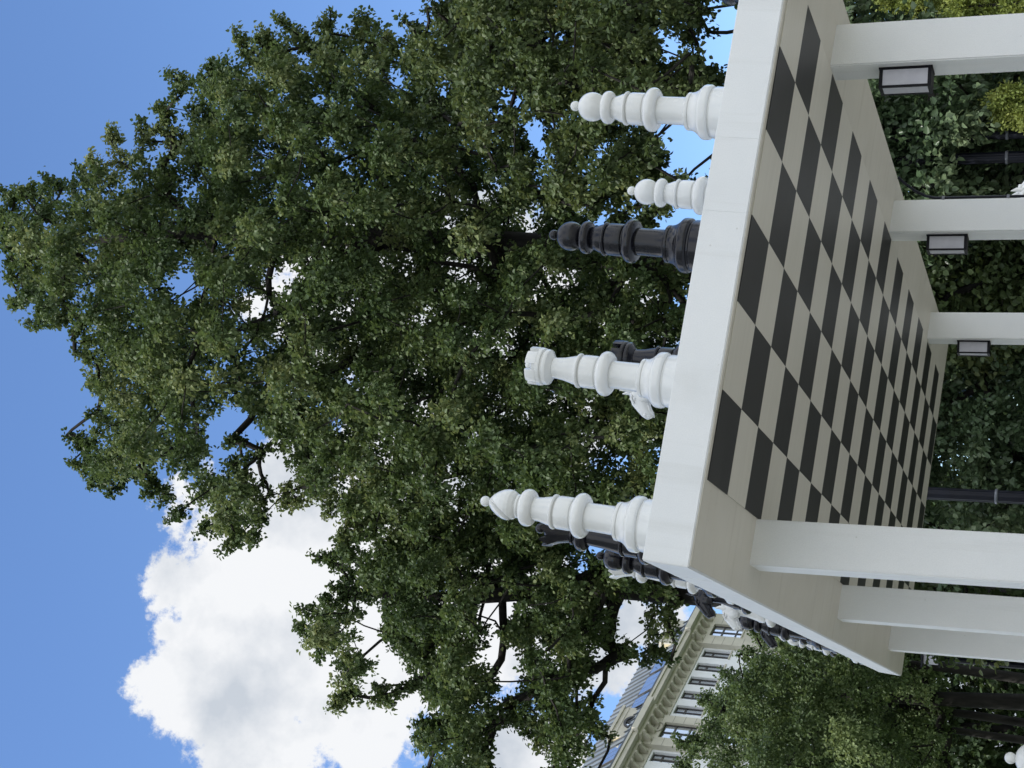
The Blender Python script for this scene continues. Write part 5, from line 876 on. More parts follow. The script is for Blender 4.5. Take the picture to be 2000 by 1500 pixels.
RIGHT = parse('478,1953,767,25;506,1834,774,22;359,1633,720,18;544,2019,787,29;258,2019,748,19;439,2154,945,26;298,2072,890,23;300,1858,617,11;358,2086,996,15;326,1817,794,23;414,1962,1012,30;452,1716,591,13;526,2090,819,22;502,1847,946,28;536,1800,700,9;478,1700,658,19;330,2100,930,14;262,1923,710,14;325,1801,931,19;265,1953,876,13;555,1807,844,8;271,1816,741,24;338,1648,778,16;513,1777,837,25;382,1825,947,23;557,1876,789,16;239,1898,819,8;440,1934,608,8;418,1958,901,21;378,1899,992,23;390,1885,718,21;470,1880,683,23;481,2115,1049,29;273,1868,777,18;526,1975,972,27;368,2168,948,24;494,2178,863,29;395,2083,765,15;581,1916,842,9;491,2113,889,25;352,1935,945,18;362,1984,967,20;512,1846,602,16;463,1869,892,19;468,2073,1085,24;308,2022,952,10;411,1810,739,25;502,2159,1003,23;375,1733,842,26;472,1788,940,22;510,1943,933,21;393,1656,821,23;559,2019,733,25;298,1892,910,11;441,2198,887,33;410,1919,672,18;379,1914,847,19;278,2018,806,29;544,2152,940,30;554,1887,990,26;519,1916,854,23;568,2040,991,27;389,2051,1041,28;449,2153,841,30;515,2017,1070,22;534,1763,927,18;358,1731,904,25;335,1964,631,8;271,1681,664,10;358,2014,642,12;282,1960,935,9;386,1705,794,24;418,1651,747,22;425,1851,1007,23;463,2077,930,31;419,1863,947,23;565,2098,1038,30;345,1768,763,23;529,1913,617,16;485,1803,692,25;548,1865,721,15;382,1980,789,21;487,1913,1015,28;553,2133,877,31;523,1961,1029,29;382,1854,774,19;245,1968,750,18;543,1962,711,21;557,2005,1040,24;361,1801,655,20;531,1861,864,24;594,1929,1008,13;310,2091,824,27;440,1658,649,21;491,1959,866,19;549,1982,632,15;432,1752,911,18;430,1749,764,22;475,2037,968,26;405,1978,688,23;240,1823,799,13;570,1844,938,8;518,2074,1070,24;458,1884,1066,9;420,1837,901,20;338,2150,833,26;290,2086,776,18;426,1934,1065,18;366,1726,723,18;378,2061,838,30;559,2072,766,30;538,1881,671,25;523,2051,869,29;498,2095,732,13;448,2000,891,27;577,1963,787,19;566,1972,851,23;460,1782,853,20;469,1703,894,26;419,2059,889,23;461,2080,852,26;303,1978,767,22;467,1956,672,8;403,1717,684,15;402,1793,840,18;232,1841,693,14;434,1666,865,23;255,1941,795,24;446,2112,977,29;412,1877,821,26;327,1948,846,23;327,1995,1004,9;501,1927,714,26;306,1641,720,19;550,2115,722,16;457,1692,812,24;592,2058,941,20;407,2042,694,22;570,2063,841,26;324,1871,956,14;389,2122,865,23;479,2006,1019,25;394,1867,598,8;416,1914,928,19;435,1776,670,14;481,1931,1066,9;498,1762,788,22;302,1730,768,17;461,1924,893,24;318,2041,763,9;540,1790,777,9;435,2124,742,28;416,1759,975,25;262,2036,860,13;335,1782,872,9;281,1757,712,24;480,1696,728,16;375,1672,619,7;313,1855,839,17;343,1720,630,18;337,1918,746,16;449,1977,1102,14;487,2022,716,13;533,1796,632,8;379,1996,737,13;336,2008,852,19;475,1786,579,8;462,2071,1023,21;568,1920,740,13;586,1927,899,11;400,2058,942,18;329,1635,660,20;463,1828,734,18;461,1817,645,11;418,1636,692,22;473,1902,963,25;487,1837,821,21;392,2119,957,10;543,2078,963,30;321,1683,817,9;462,2002,784,23;452,1927,804,27;426,1795,1020,14;272,1804,877,14;365,1995,1044,9;429,1906,749,22;255,1708,726,20;419,2028,817,22;386,1759,639,11;373,1672,876,21;587,2014,818,19;248,1799,659,8;360,1873,670,9;433,2034,742,12;301,2011,657,8;406,2160,781,10;579,1979,988,29;381,2181,901,22;576,2017,876,21;528,1804,968,18;495,1868,727,21;256,1752,794,22;446,2189,800,27;387,2125,1017,17;536,1890,929,29;219,1893,738,8;408,1711,877,19;585,1985,925,24;580,1972,673,11;386,2013,918,16;482,2033,820,23;297,1861,730,18;293,1914,633,10;366,1864,857,21;262,1981,702,13;347,1703,680,19;473,1886,770,19;498,2143,805,11;428,2095,805,22;503,1751,660,22;430,1970,960,21;258,1897,876,8;434,1904,998,27;524,1814,893,22;591,1874,1048,9;598,1871,1047,8;605,1869,1047,7;612,1867,1046,6;582,1874,1038,9;579,1874,1046,7;577,1875,1053,5;552,1863,1027,9;551,1863,1034,7;550,1864,1042,5;527,1841,1012,9;529,1841,1020,8;531,1840,1028,7;532,1840,1036,6;534,1839,1044,5;506,1896,1034,9;507,1896,1041,7;508,1895,1049,5;479,1922,1075,9;485,1921,1080,8;491,1919,1085,7;497,1918,1091,6;503,1916,1096,5;382,1889,1037,9;379,1890,1041,7;376,1890,1045,5;376,1953,1051,9;372,1954,1058,8;368,1954,1066,7;364,1955,1073,6;360,1956,1081,5;351,1944,1021,9;347,1945,1027,7;342,1946,1033,5;287,1897,940,9;284,1898,945,8;280,1898,951,6;277,1899,957,5;269,1935,914,9;265,1935,918,7;262,1936,921,5;251,1935,869,9;247,1936,874,8;243,1936,879,6;239,1937,884,5;243,1911,852,9;242,1911,859,7;241,1911,866,5;233,1911,808,9;230,1911,811,7;226,1912,814,5;229,1966,789,9;224,1966,794,8;220,1967,798,6;215,1967,803,5;209,1900,737,9;209,1900,742,7;209,1900,747,5;218,1922,734,9;214,1922,740,7;210,1923,745,5;250,1895,659,9;244,1896,659,7;238,1897,660,6;232,1898,661,5;278,1966,657,9;272,1967,654,7;266,1968,652,5;278,1896,618,9;275,1896,624,7;273,1897,629,5;314,1934,624,9;313,1934,619,7;312,1934,615,5;340,1958,616,9;336,1958,617,7;332,1959,619,5;345,1935,613,9;341,1935,608,7;337,1936,603,6;334,1937,598,5;439,1943,607,9;435,1944,601,8;431,1945,595,7;427,1946,589,6;423,1947,583,5;442,1872,590,9;446,1870,585,8;451,1869,581,7;456,1868,576,6;460,1867,571,5;475,1920,594,9;471,1921,600,8;467,1922,606,7;463,1923,611,6;459,1924,617,5;479,1865,585,9;476,1866,586,7;472,1867,588,5;480,1859,590,9;481,1858,584,7;483,1858,578,5;530,1890,598,9;532,1890,594,7;534,1889,590,5;553,1864,593,9;557,1863,598,8;562,1862,603,7;567,1860,608,6;571,1859,614,5;566,1901,632,9;570,1900,637,7;574,1899,641,6;578,1898,646,5;553,1847,668,9;558,1845,670,7;564,1843,671,5;570,1900,706,9;576,1899,707,8;582,1897,709,6;587,1895,710,5;560,1857,721,9;565,1855,722,7;571,1854,722,6;576,1852,723,5;571,1881,737,9;574,1880,744,8;577,1879,751,7;580,1878,757,6;583,1877,764,5;576,1903,762,9;582,1901,764,8;589,1899,766,7;595,1897,767,6;561,1850,759,9;566,1848,761,7;572,1847,763,6;577,1845,764,5;559,1831,796,9;565,1830,798,7;570,1828,800,5;586,1907,853,9;591,1905,858,8;597,1904,862,7;602,1902,867,6;608,1900,872,5;569,1854,849,9;576,1852,849,8;583,1850,849,7;589,1848,849,6;565,1828,881,9;571,1826,882,7;576,1824,883,6;582,1823,884,5;588,1883,965,9;593,1881,970,7;598,1880,974,5;596,1897,1019,9;602,1895,1021,7;608,1893,1024,5')
LEFT = parse('-463,2148,939,19;-331,2590,927,25;-273,2546,1064,30;-209,2284,811,21;-454,2304,1215,25;-502,2426,1055,27;-290,2420,965,13;-278,2493,1220,26;-380,2595,1018,27;-686,2272,1185,12;-513,2553,1094,30;-387,2224,1035,15;-207,2383,1012,16;-378,2483,1009,30;-333,2271,996,24;-496,2300,1162,24;-305,2465,1343,28;-510,2454,1428,17;-282,2535,911,25;-563,2204,932,23;-406,2320,1190,26;-436,2295,954,23;-323,2366,1217,31;-189,2331,836,17;-432,2515,1134,21;-387,2414,1257,30;-270,2213,1135,23;-602,2395,1026,14;-405,2364,1007,25;-393,2353,947,28;-458,2486,1488,29;-285,2199,841,24;-217,2217,998,26;-190,2395,899,10;-344,2462,1389,30;-371,2287,1142,17;-456,2411,986,27;-256,2495,858,22;-270,2307,1161,24;-246,2378,910,14;-572,2320,1146,27;-341,2448,865,23;-456,2354,967,22;-575,2351,1195,24;-392,2221,939,23;-365,2159,1175,29;-304,2303,1070,21;-429,2496,1279,29;-613,2234,1141,21;-594,2393,1164,19;-667,2270,959,10;-526,2355,1089,10;-394,2365,842,10;-233,2254,865,17;-271,2256,1265,25;-212,2380,1114,11;-250,2511,1281,19;-344,2496,1165,16;-548,2332,1004,25;-333,2407,1428,12;-487,2236,1327,18;-246,2573,933,22;-547,2497,1057,31;-484,2219,1143,25;-225,2448,1146,17;-506,2238,1096,27;-221,2300,1124,18;-441,2585,1155,25;-310,2278,894,20;-368,2378,1360,15;-289,2135,1143,28;-175,2291,749,11;-222,2307,1045,23;-448,2406,1467,20;-458,2463,1096,13;-505,2563,1276,35;-369,2609,1346,36;-303,2392,1315,22;-201,2387,786,21;-230,2293,762,22;-323,2249,1291,21;-424,2417,1086,15;-543,2497,1256,35;-322,2352,989,31;-222,2485,1059,20;-423,2255,1138,30;-397,2336,1251,27;-419,2425,1350,11;-477,2297,1338,14;-279,2255,1189,30;-594,2163,1088,29;-373,2232,1112,12;-384,2404,930,10;-434,2500,1052,22;-372,2592,1146,25;-338,2466,954,21;-714,2396,1240,14;-262,2389,784,20;-356,2193,971,19;-515,2267,1023,12;-330,2525,1300,28;-504,2377,1236,26;-450,2605,1093,24;-279,2169,947,21;-301,2451,1184,26;-244,2472,794,11;-312,2499,836,18;-340,2106,1076,23;-430,2336,1052,10;-310,2400,900,21;-200,2472,983,10;-299,2257,814,22;-259,2201,893,9;-457,2223,996,12;-433,2142,1097,23;-513,2393,952,10;-280,2501,1135,32;-502,2376,1392,24;-386,2634,1102,28;-273,2342,866,29;-226,2412,1230,11;-471,2509,1351,24;-695,2396,976,11;-251,2443,903,29;-395,2401,1043,26;-418,2429,1428,17;-277,2374,1036,21;-287,2312,1373,12;-385,2279,1026,27;-442,2306,1410,27;-631,2423,1264,12;-342,2293,947,21;-243,2228,783,23;-387,2527,1390,27;-201,2360,956,16;-310,2245,1046,10;-355,2265,1244,26;-324,2325,1318,31;-661,2378,1204,32;-431,2421,1171,19;-304,2118,1036,10;-303,2606,978,26;-321,2577,1399,36;-243,2391,1302,13;-564,2262,1119,24;-610,2292,984,10;-443,2251,1218,17;-581,2389,1232,11;-399,2271,861,10;-536,2344,950,15;-329,2448,1035,27;-641,2497,1240,35;-367,2189,1223,19;-517,2450,1162,14;-338,2448,1229,30;-358,2459,1322,30;-304,2192,1221,25;-485,2321,1020,21;-272,2564,1176,29;-513,2185,1107,25;-336,2374,1276,27;-491,2515,1025,22;-307,2125,902,21;-707,2328,1204,15;-474,2461,1234,27;-426,2555,1345,25;-624,2332,1133,14;-570,2278,1183,16;-407,2477,879,10;-645,2300,1205,10;-455,2416,1277,31;-391,2242,1320,10;-250,2415,1016,26;-499,2508,1303,27;-300,2391,1087,24;-402,2357,1424,11;-331,2599,1186,25;-446,2237,937,23;-211,2243,950,20;-304,2597,1250,26;-342,2503,885,22;-357,2317,831,14;-236,2400,1173,23;-517,2523,1200,16;-344,2368,1069,16;-190,2317,903,13;-369,2260,911,27;-536,2432,1246,24;-303,2391,847,23;-299,2349,934,23;-412,2547,1087,33;-408,2277,1249,26;-418,2450,952,16;-272,2498,951,12;-359,2539,1027,27;-442,2202,1306,14;-368,2541,973,11;-209,2493,907,22;-677,2248,1130,15;-530,2460,1099,15;-584,2451,1018,27;-277,2438,836,28;-244,2287,1225,26;-315,2514,1373,25;-272,2542,832,22;-280,2324,802,20;-243,2470,1330,11;-418,2364,1100,13;-456,2535,1395,12;-561,2419,1076,11;-661,2434,1179,17;-191,2505,825,13;-510,2297,975,26;-363,2643,1191,18;-351,2551,1084,23;-409,2126,955,19;-288,2569,1318,30;-643,2218,917,12;-392,2270,1389,10;-508,2176,931,26;-378,2646,1261,16;-324,2102,965,9;-243,2247,1084,29;-222,2387,848,24;-192,2308,961,10;-261,2142,843,24;-201,2444,1030,10;-574,2443,1160,15;-246,2342,1248,23;-374,2168,1116,20;-358,2475,1103,21;-420,2634,1292,20;-459,2352,1185,26;-309,2218,974,22;-565,2283,954,23;-423,2218,1366,23;-302,2166,1012,9;-511,2247,928,23;-179,2433,817,10;-530,2401,1195,25;-443,2627,1188,15;-263,2439,1280,30;-460,2185,1078,22;-260,2402,1396,11;-279,2454,1093,32;-366,2157,919,21;-310,2535,962,24;-604,2454,1211,27;-499,2415,1480,11;-342,2509,1440,27;-431,2178,981,12;-335,2397,1140,15;-500,2373,1132,14;-347,2422,1085,21;-599,2393,966,11;-277,2311,1002,31;-322,2242,1124,21;-685,2344,958,10;-198,2444,934,12;-524,2293,1075,10;-394,2331,1365,11;-263,2460,1421,11;-537,2443,978,15;-407,2458,1215,19;-321,2458,1461,13;-599,2233,1086,10;-624,2341,999,11;-431,2386,893,10;-568,2209,1158,17;-424,2368,1298,22;-264,2382,1130,27;-375,2133,1047,12;-520,2517,1431,12;-287,2264,1346,16;-223,2343,1194,11;-476,2551,1478,12;-278,2386,1410,12;-277,2386,1420,9;-276,2386,1430,6;-319,2412,1447,12;-317,2412,1458,11;-316,2412,1469,9;-314,2412,1480,8;-313,2413,1492,6;-352,2412,1413,12;-356,2411,1418,9;-359,2411,1424,6;-367,2358,1373,12;-363,2358,1381,10;-359,2359,1389,8;-355,2360,1397,6;-378,2367,1395,12;-373,2368,1404,10;-367,2369,1413,9;-361,2370,1422,8;-356,2371,1431,6;-387,2333,1406,12;-384,2333,1414,10;-380,2334,1423,8;-377,2334,1431,6;-417,2408,1472,12;-414,2409,1483,11;-411,2409,1493,9;-408,2410,1504,8;-405,2410,1515,7;-440,2353,1462,12;-437,2354,1471,10;-434,2354,1480,8;-431,2355,1489,6;-522,2298,1357,11;-529,2296,1363,10;-537,2294,1369,9;-544,2293,1375,8;-551,2291,1381,6;-529,2311,1347,11;-536,2310,1354,10;-543,2308,1361,9;-549,2307,1369,8;-556,2305,1376,6;-532,2320,1313,11;-529,2321,1303,10;-527,2322,1293,9;-524,2322,1283,7;-522,2323,1273,6;-520,2343,1318,12;-528,2342,1312,10;-535,2340,1306,9;-542,2338,1299,8;-550,2337,1293,6;-507,2359,1257,11;-512,2358,1264,10;-517,2357,1271,8;-521,2356,1278,6;-512,2355,1251,11;-514,2354,1257,9;-516,2354,1263,6;-567,2318,1208,11;-565,2318,1217,9;-562,2319,1226,6;-569,2297,1204,11;-567,2297,1212,9;-566,2298,1221,8;-565,2298,1229,6;-595,2331,1231,11;-598,2331,1237,9;-600,2330,1243,6;-673,2350,1233,12;-676,2349,1241,10;-679,2349,1249,8;-682,2348,1257,6;-709,2292,1201,11;-709,2292,1208,9;-709,2292,1214,6;-697,2251,1180,11;-703,2249,1184,9;-709,2247,1189,8;-715,2245,1193,6;-709,2301,1168,11;-716,2299,1174,10;-723,2297,1179,9;-730,2295,1185,7;-736,2293,1191,6;-652,2264,1093,11;-656,2262,1085,10;-660,2261,1076,8;-664,2260,1068,7;-668,2259,1059,6;-658,2288,1103,11;-653,2289,1097,9;-648,2291,1090,8;-644,2292,1084,6;-623,2289,1104,11;-624,2289,1096,9;-626,2288,1088,8;-628,2288,1080,6;-611,2320,1117,11;-612,2320,1111,9;-613,2319,1104,6;-604,2327,1118,11;-608,2327,1113,9;-611,2326,1108,6;-582,2359,1133,11;-581,2360,1127,9;-580,2360,1121,6;-555,2339,1106,11;-560,2337,1104,9;-565,2336,1102,6;-526,2333,1071,11;-534,2331,1074,9;-541,2329,1076,6;-535,2295,1035,11;-537,2294,1044,10;-540,2294,1053,8;-542,2293,1063,7;-544,2293,1072,6;-548,2340,1048,11;-552,2339,1056,9;-557,2338,1064,6;-569,2373,1049,11;-572,2372,1054,9;-575,2371,1059,6;-572,2296,1003,11;-574,2295,1009,8;-576,2295,1015,6;-631,2309,991,11;-632,2309,999,9;-632,2309,1007,8;-633,2309,1015,6;-627,2319,939,11;-625,2319,930,8;-623,2320,922,6;-548,2353,940,11;-552,2352,932,10;-556,2351,924,8;-560,2350,915,7;-563,2350,907,6;-427,2380,913,11;-423,2380,920,8;-419,2381,928,6;-427,2365,890,11;-432,2364,898,10;-437,2363,906,8;-441,2362,914,7;-446,2361,922,6;-431,2393,857,11;-439,2392,861,8;-446,2391,865,6;-423,2388,854,11;-427,2388,845,10;-431,2387,837,8;-434,2386,829,7;-438,2386,820,6;-360,2355,821,11;-368,2353,818,9;-377,2352,815,8;-385,2351,812,7;-393,2349,809,6;-335,2341,810,11;-337,2341,805,8;-340,2340,800,6;-320,2412,804,11;-328,2411,805,8;-336,2410,807,6;-303,2407,788,11;-309,2407,790,8;-315,2406,791,6;-233,2389,761,11;-239,2389,759,8;-244,2388,758,6;-175,2408,759,11;-173,2408,767,8;-170,2408,775,6;-169,2352,782,11;-163,2353,787,9;-158,2353,793,7;-153,2354,798,6;-177,2395,838,11;-170,2395,841,8;-162,2396,844,6;-176,2389,842,11;-171,2389,848,9;-166,2390,854,7;-161,2390,860,6;-179,2381,866,11;-172,2382,872,10;-165,2382,878,8;-158,2383,884,7;-151,2383,890,6;-184,2359,925,11;-177,2360,929,9;-171,2360,933,7;-164,2361,937,6;-186,2363,948,11;-180,2363,954,8;-174,2364,960,6;-186,2352,961,11;-182,2352,966,8;-179,2353,971,6;-194,2358,1045,11;-190,2358,1052,9;-186,2358,1059,8;-182,2359,1066,6;-203,2406,1109,11;-198,2406,1117,9;-194,2406,1125,6;-213,2428,1159,11;-204,2428,1161,10;-194,2429,1163,9;-185,2430,1165,7;-175,2431,1167,6;-218,2419,1197,11;-211,2420,1202,10;-204,2420,1207,8;-198,2421,1212,6;-225,2369,1255,11;-216,2370,1257,10;-207,2371,1259,9;-198,2372,1262,7;-188,2373,1264,6;-232,2419,1291,12;-226,2420,1295,9;-221,2420,1299,6;-241,2429,1339,12;-234,2429,1345,9;-227,2430,1352,6;-246,2406,1363,12;-240,2407,1369,10;-234,2408,1375,8;-228,2408,1381,6;-246,2358,1362,12;-240,2358,1370,9;-235,2359,1377,6')
SMALL = parse('-631,2864,818,30;-719,2847,512,38;-755,3233,851,43;-626,3018,617,30;-866,2994,915,27;-878,3134,831,39;-631,3085,536,34;-499,3210,783,34;-644,2940,805,34;-574,3255,614,39;-653,2927,556,30;-648,3107,900,29;-856,3118,510,19;-519,3035,547,30;-758,2891,848,33;-599,3008,842,28;-830,2986,827,42;-708,3120,511,39;-822,3049,500,31;-778,3287,665,34;-844,2871,863,13;-743,3124,907,39;-584,2728,666,25;-640,3110,672,43;-737,2853,732,31;-824,2887,683,13;-798,2965,630,35;-789,3192,540,30;-832,3205,779,32;-692,3156,819,44;-672,2748,661,32;-538,3033,653,42;-628,2824,531,32;-523,2864,547,36;-518,2879,770,26;-570,2926,741,40;-703,2928,667,36;-644,2914,464,15;-516,2911,636,27;-436,2841,666,27;-852,3049,625,20;-730,3048,677,40;-468,3057,715,41;-500,3225,627,25;-527,3141,660,43;-881,3055,753,13;-472,2811,613,33;-873,3225,884,32;-843,3067,942,32;-688,3197,712,35;-782,2840,557,24;-693,2786,756,32;-618,3006,769,33;-563,2927,574,28;-868,3188,699,38;-782,2977,464,16;-574,3081,814,32;-547,2992,806,22;-541,3307,730,34;-712,3287,608,38;-486,2960,757,27;-543,2918,497,23;-661,2814,604,29;-718,3093,589,32;-564,3178,542,27;-438,3104,788,14;-815,3307,846,34;-841,2950,694,14;-757,3122,757,29;-682,2751,525,27;-625,2788,728,31;-710,2887,905,16;-871,3150,949,34;-566,2821,660,39;-712,3028,824,35;-783,3005,534,28;-601,3171,779,44;-472,2920,538,19;-770,3175,685,34;-810,2918,512,13;-756,2817,848,28;-605,2711,584,38;-580,3031,483,12;-690,2992,547,28;-851,2947,765,13;-659,3182,536,31;-802,3082,859,29;-658,3313,766,47;-451,2957,679,34;-668,3171,937,25;-817,2939,921,21;-657,2714,735,30;-650,3032,887,35;-713,2982,917,15;-454,3110,651,18;-736,3156,622,30;-576,2909,653,26;-511,3166,835,24;-783,2807,780,36;-852,3003,736,21;-819,3091,700,40;-693,3065,762,29;-527,3108,563,34;-567,2827,793,33;-449,3033,815,13;-774,3027,950,16;-524,2771,585,25;-582,2907,841,25;-426,2909,740,27;-462,3187,687,24;-466,3005,572,16;-751,2979,750,37;-427,2967,796,12;-794,3195,922,32;-655,2897,878,20;-794,2895,593,31;-465,3067,592,13;-856,3131,600,32;-770,3236,731,33;-602,3168,867,27;-760,2793,680,29;-565,3226,702,39;-472,2852,721,33;-672,3231,893,35;-881,3054,818,18;-530,2814,731,26;-424,3184,734,13;-698,3062,927,15;-745,3368,726,41;-802,2846,900,19;-485,2788,685,33;-723,2765,602,29;-793,3121,528,30;-837,3013,567,18;-709,2911,766,29;-647,2843,695,26;-653,2990,483,24;-486,3096,840,14;-484,3096,847,11;-481,3097,854,7;-526,3008,825,14;-526,3008,834,11;-526,3008,844,9;-526,3008,853,7;-579,3056,880,14;-576,3057,890,11;-572,3057,900,7;-636,3069,930,14;-633,3070,937,11;-630,3070,944,8;-708,3012,931,14;-710,3012,943,12;-712,3011,954,11;-714,3011,966,9;-715,3011,977,7;-724,3023,941,14;-722,3023,952,12;-720,3024,963,11;-718,3025,975,9;-715,3025,986,8;-758,2994,953,14;-757,2994,963,11;-756,2995,974,7;-783,2973,948,14;-785,2973,959,12;-787,2972,970,11;-788,2972,982,9;-790,2972,993,7;-810,2945,942,14;-805,2946,952,12;-801,2947,962,11;-797,2948,972,9;-792,2949,982,7;-839,2953,945,14;-845,2951,952,12;-851,2950,960,10;-857,2948,967,7;-900,3004,961,14;-910,3001,965,12;-894,3005,918,14;-903,3003,920,12;-879,2958,896,14;-889,2955,898,12;-872,2995,771,14;-883,2992,774,12;-864,2985,726,14;-873,2983,726,11;-865,3008,691,14;-871,3006,692,11;-878,3004,693,7;-844,2937,657,13;-851,2936,663,11;-857,2934,669,9;-843,2950,600,13;-846,2949,606,10;-848,2948,612,7;-838,2951,589,13;-846,2949,594,10;-854,2947,599,7;-828,2939,540,13;-834,2938,543,10;-840,2936,547,7;-840,2997,518,14;-849,2994,520,10;-854,3035,500,14;-856,3034,510,11;-858,3034,519,7;-844,3030,485,14;-853,3028,488,12;-861,3025,491,9;-838,3023,452,14;-846,3021,453,12;-832,2990,451,14;-833,2989,442,10;-835,2989,433,7;-783,3053,457,14;-773,3055,454,12;-763,3058,452,11;-753,3060,449,9;-743,3063,447,7;-710,3069,468,14;-708,3070,462,11;-706,3070,455,7;-647,3067,472,14;-645,3067,462,10;-644,3067,453,7;-609,3064,474,14;-607,3064,467,10;-605,3064,461,7;-595,3067,476,14;-585,3069,473,12;-575,3071,471,10;-564,3073,468,9;-554,3075,465,7;-582,3072,486,14;-575,3074,479,10;-569,3075,471,7;-538,3039,501,13;-533,3040,493,11;-529,3040,485,9;-524,3041,477,7;-516,3096,524,14;-505,3098,522,12;-495,3100,520,11;-484,3101,517,9;-473,3103,515,7;-506,3100,534,14;-495,3101,532,12;-485,3103,529,11;-474,3105,526,9;-464,3106,523,7;-473,3070,560,14;-466,3071,561,10;-459,3072,561,7;-461,3074,588,14;-454,3075,587,10;-447,3076,586,7;-457,3083,600,14;-448,3084,597,12;-439,3085,594,9;-431,3087,591,7;-437,3087,640,14;-428,3088,641,11;-418,3089,642,7;-419,3047,664,14;-412,3047,661,10;-406,3048,658,7;-406,3086,707,14;-396,3087,705,12;-387,3088,703,9;-378,3089,701,7;-411,3125,728,14;-402,3126,732,12;-394,3127,735,10;-385,3128,739,7;-451,3065,827,14;-452,3065,838,11;-453,3065,848,7')
G = 'leafy trees behind the canopy'
tree('linden_tree', 'tallest linden with a pointed crown against the blue sky behind the chess pieces',
     [(1.75, 22.0, 0, 0.42), (1.72, 21.95, 3, 0.36), (1.80, 22.0, 7.1, 0.30), (2.15, 22.3, 10.5, 0.24), (2.35, 22.4, 13.2, 0.18), (2.45, 22.4, 16.6, 0.10), (2.3, 22.4, 19.4, 0.04)],
     LINDEN, M['linden'], 6000, 0.072, 11, G)
tree('linden_tree', 'linden with a bare limb and blue sky gaps behind the two white pawns',
     [(3.3, 19.2, 0, 0.34), (3.35, 19.2, 3.5, 0.29), (3.5, 19.0, 6.2, 0.24), (4.0, 18.9, 8.0, 0.17), (4.3, 19.0, 9.8, 0.08)],
     RIGHT, M['linden_cool'], 6800, 0.070, 12, G, tip=0.0075)
tree('linden_tree', 'ragged broad linden before the white cloud, its crown hanging over the building roof',
     [(-3.1, 23.9, 0, 0.36), (-3.12, 23.85, 4, 0.30), (-3.2, 23.8, 7.5, 0.25), (-3.25, 23.8, 9.6, 0.19), (-3.6, 23.8, 11.6, 0.11), (-3.7, 23.9, 13.2, 0.05)],
     LEFT, M['linden'], 6200, 0.072, 13, G, tip=0.0075)
tree('small_leaved_tree', 'dense rounded fresh green tree in front of the pale stone building',
     [(-5.7, 30.5, 0, 0.20), (-5.75, 30.5, 3.0, 0.16), (-5.85, 30.45, 5.0, 0.13), (-6.0, 30.6, 7.0, 0.09), (-6.1, 30.7, 8.8, 0.04)],
     SMALL, M['small_leaf'], 6600, 0.064, 14, G, tip=0.006)
# bare dark trunks standing under that crown
for i, (x0, y0, x1, y1, zt, r, lab) in enumerate([
    (-5.35, 30.0, -5.2, 30.2, 5.4, 0.13, 'dark leaning trunk nearest the last left pillar under the rounded green tree'),
    (-6.35, 31.0, -6.15, 30.8, 5.6, 0.11, 'dark upright trunk of the middle stem under the green tree'),
    (-6.75, 31.4, -6.6, 31.3, 4.9, 0.10, 'dark upright trunk nearest the white pawn knob under the green tree')]):
    lob = blob_lobes(40+i, (x1-0.1, y1+1.2, 6.6), (1.5, 1.3, 1.7), 26, (0.26, 0.42))
    tree('young_tree', lab, [(x0, y0, 0, r), (x0*0.6+x1*0.4, y0*0.6+y1*0.4, 2.4, r*0.85), (x1, y1, 4.2, r*0.7), (x1+0.05, y1, zt+0.6, r*0.4)], lob, M['small_leaf'], 900, 0.085, 50+i, G, tip=0.012)

G2 = 'leafy shrubs seen through the open bays'
def shrub(label, c, dims, n, seed, leaf, k, L, name='leafy_shrub', r=(0.28, 0.42), extra=(), **kw):
    lob = blob_lobes(seed, c, dims, n, r, 'box') + list(extra)
    return tree(name, label, [(c[0], c[1]+0.3, 0, 0.11), (c[0]+0.05, c[1]+0.3, c[2]*0.5, 0.09), (c[0], c[1]+0.35, c[2], 0.06)], lob, leaf, k, L, seed, G2, cat='shrub', **kw)
shrub('large leaved shrub filling the bay between the near and the middle right pillar', (2.75, 17.2, 2.6), (1.05, 0.75, 2.2), 120, 61, M['hedge_leaf'], 2900, 0.080,
      extra=blob_lobes(65, (2.6, 16.0, 3.75), (0.75, 0.2, 0.75), 26, (0.22, 0.32), 'box'))
shrub('dark leafy shrub filling the bay between the middle and the far right pillar', (1.15, 17.6, 2.7), (0.62, 0.8, 2.3), 80, 62, M['linden_cool'], 2600, 0.082)
shrub('shadowy leafy shrub with pale leaf tips behind the lone black lamp post', (-0.55, 18.3, 2.7), (1.35, 0.9, 2.3), 150, 63, M['hedge_leaf'], 3200, 0.072)
shrub('tall leafy shrub between the two nearest left pillars', (-2.35, 19.6, 2.6), (0.6, 0.8, 2.2), 60, 64, M['linden_cool'], 1600, 0.095)

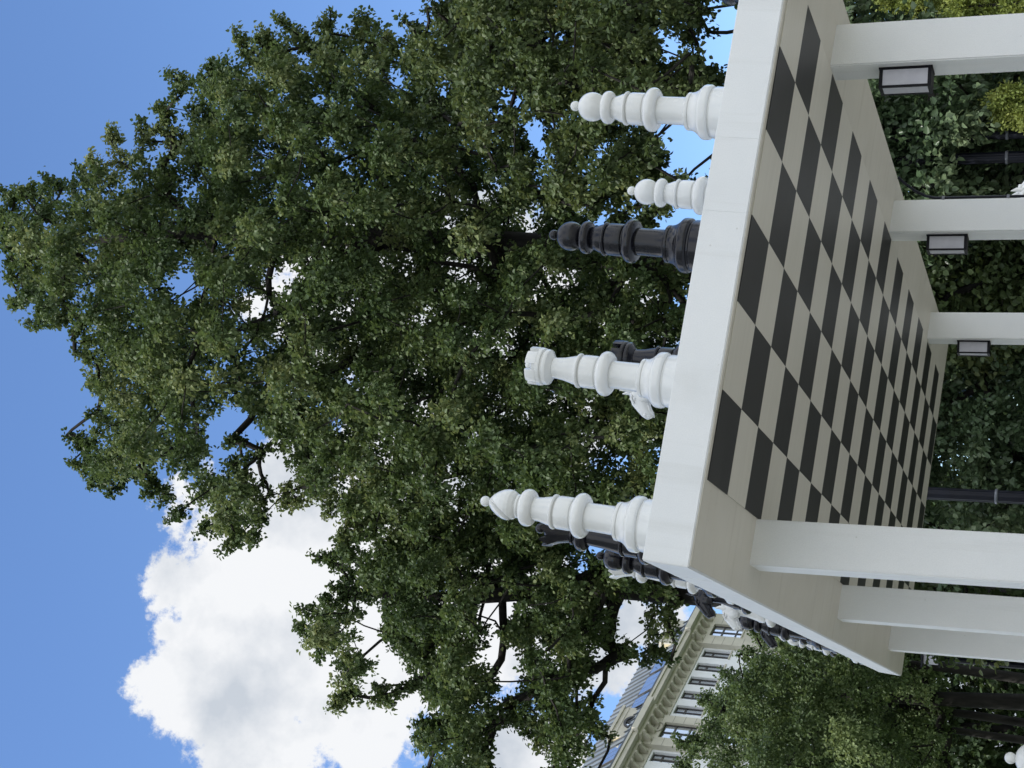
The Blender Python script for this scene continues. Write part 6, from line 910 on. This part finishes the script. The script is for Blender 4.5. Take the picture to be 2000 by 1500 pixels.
def conifer(label, x, y, h, rad, seed, k=1.0):
    """columnar conifer of many upright feathery sprays"""
    global NLEAF
    t = empty('sun_tinted_conifer', label, 'conifer', (x, y, 0), group='sun tinted conifers beside the lamp posts')
    bm = bmesh.new(); tube(bm, [(0, 0, 0), (0, 0, h*0.5), (0, 0, h*0.92)], [0.06, 0.045, 0.01], 8); obj('trunk', bm, M['bark'], t)
    rnd = random.Random(seed); lob = []
    for i in range(int(150*k)):
        z = h*(0.06 + 0.9*rnd.random()); f = min(1.0, (1 - z/h)*2.6)**0.6 * (0.85 + 0.25*rnd.random())
        a = rnd.uniform(0, 2*math.pi); q_ = rad*f*math.sqrt(rnd.uniform(0.35, 1))
        lob.append((q_*math.cos(a), q_*math.sin(a), z, rnd.uniform(0.09, 0.15)))
    o, n = leaves_mesh('foliage', lob, 12000, 0.040, M['conifer'], t, seed, droop=-0.15, up=0.2, width=0.55, spread=0.02, twig=14); NLEAF += n
conifer('rounded sun tinted green conifer under the nearest lantern box', 2.88, 16.0, 2.95, 0.36, 71)
conifer('tall yellow green conifer beside the near right pillar at the picture edge', 4.75, 18.2, 4.55, 0.50, 72, 1.5)
conifer('lower yellow green conifer at the foot of the near right pillar', 3.95, 16.2, 3.4, 0.55, 73, 1.3)

shrub('leafy shrub at the very edge of the picture beyond the near right pillar', (5.35, 20.4, 3.1), (0.8, 0.6, 2.8), 90, 66, M['hedge_leaf'], 1500, 0.11)
G3 = 'background trees far beyond the plaza'
for i, (x, y, h, w_, lab) in enumerate([
    (-12.5, 47, 10.5, 4.2, 'distant park tree seen low under the green tree by the picture corner'),
    (-9.4, 45, 10.2, 3.6, 'distant park tree between its two neighbours low behind the bare dark trunks'),
    (-6.2, 50, 10.8, 4.0, 'distant park tree behind the bare dark trunks'),
    (-0.5, 44, 9.6, 4.2, 'distant park tree behind the lone lamp post'),
    (6.0, 42, 9.4, 4.2, 'distant park tree behind the big leaved shrub'),
    (12.5, 42, 9.6, 4.2, 'distant park tree behind the sun tinted conifers')]):
    lob = blob_lobes(80+i, (x, y, h*0.54), (w_, w_*0.7, h*0.46), 130, (0.6, 0.95))
    tree('background_tree', lab, [(x, y, 0, 0.25), (x+0.1, y, h*0.35, 0.2), (x, y+0.1, h*0.6, 0.12), (x, y, h*0.85, 0.05)], lob, M['far_leaf'], 420, 0.17, 90+i, G3, tip=0.012)
print('leaves', NLEAF, 'objects', len(bpy.data.objects))
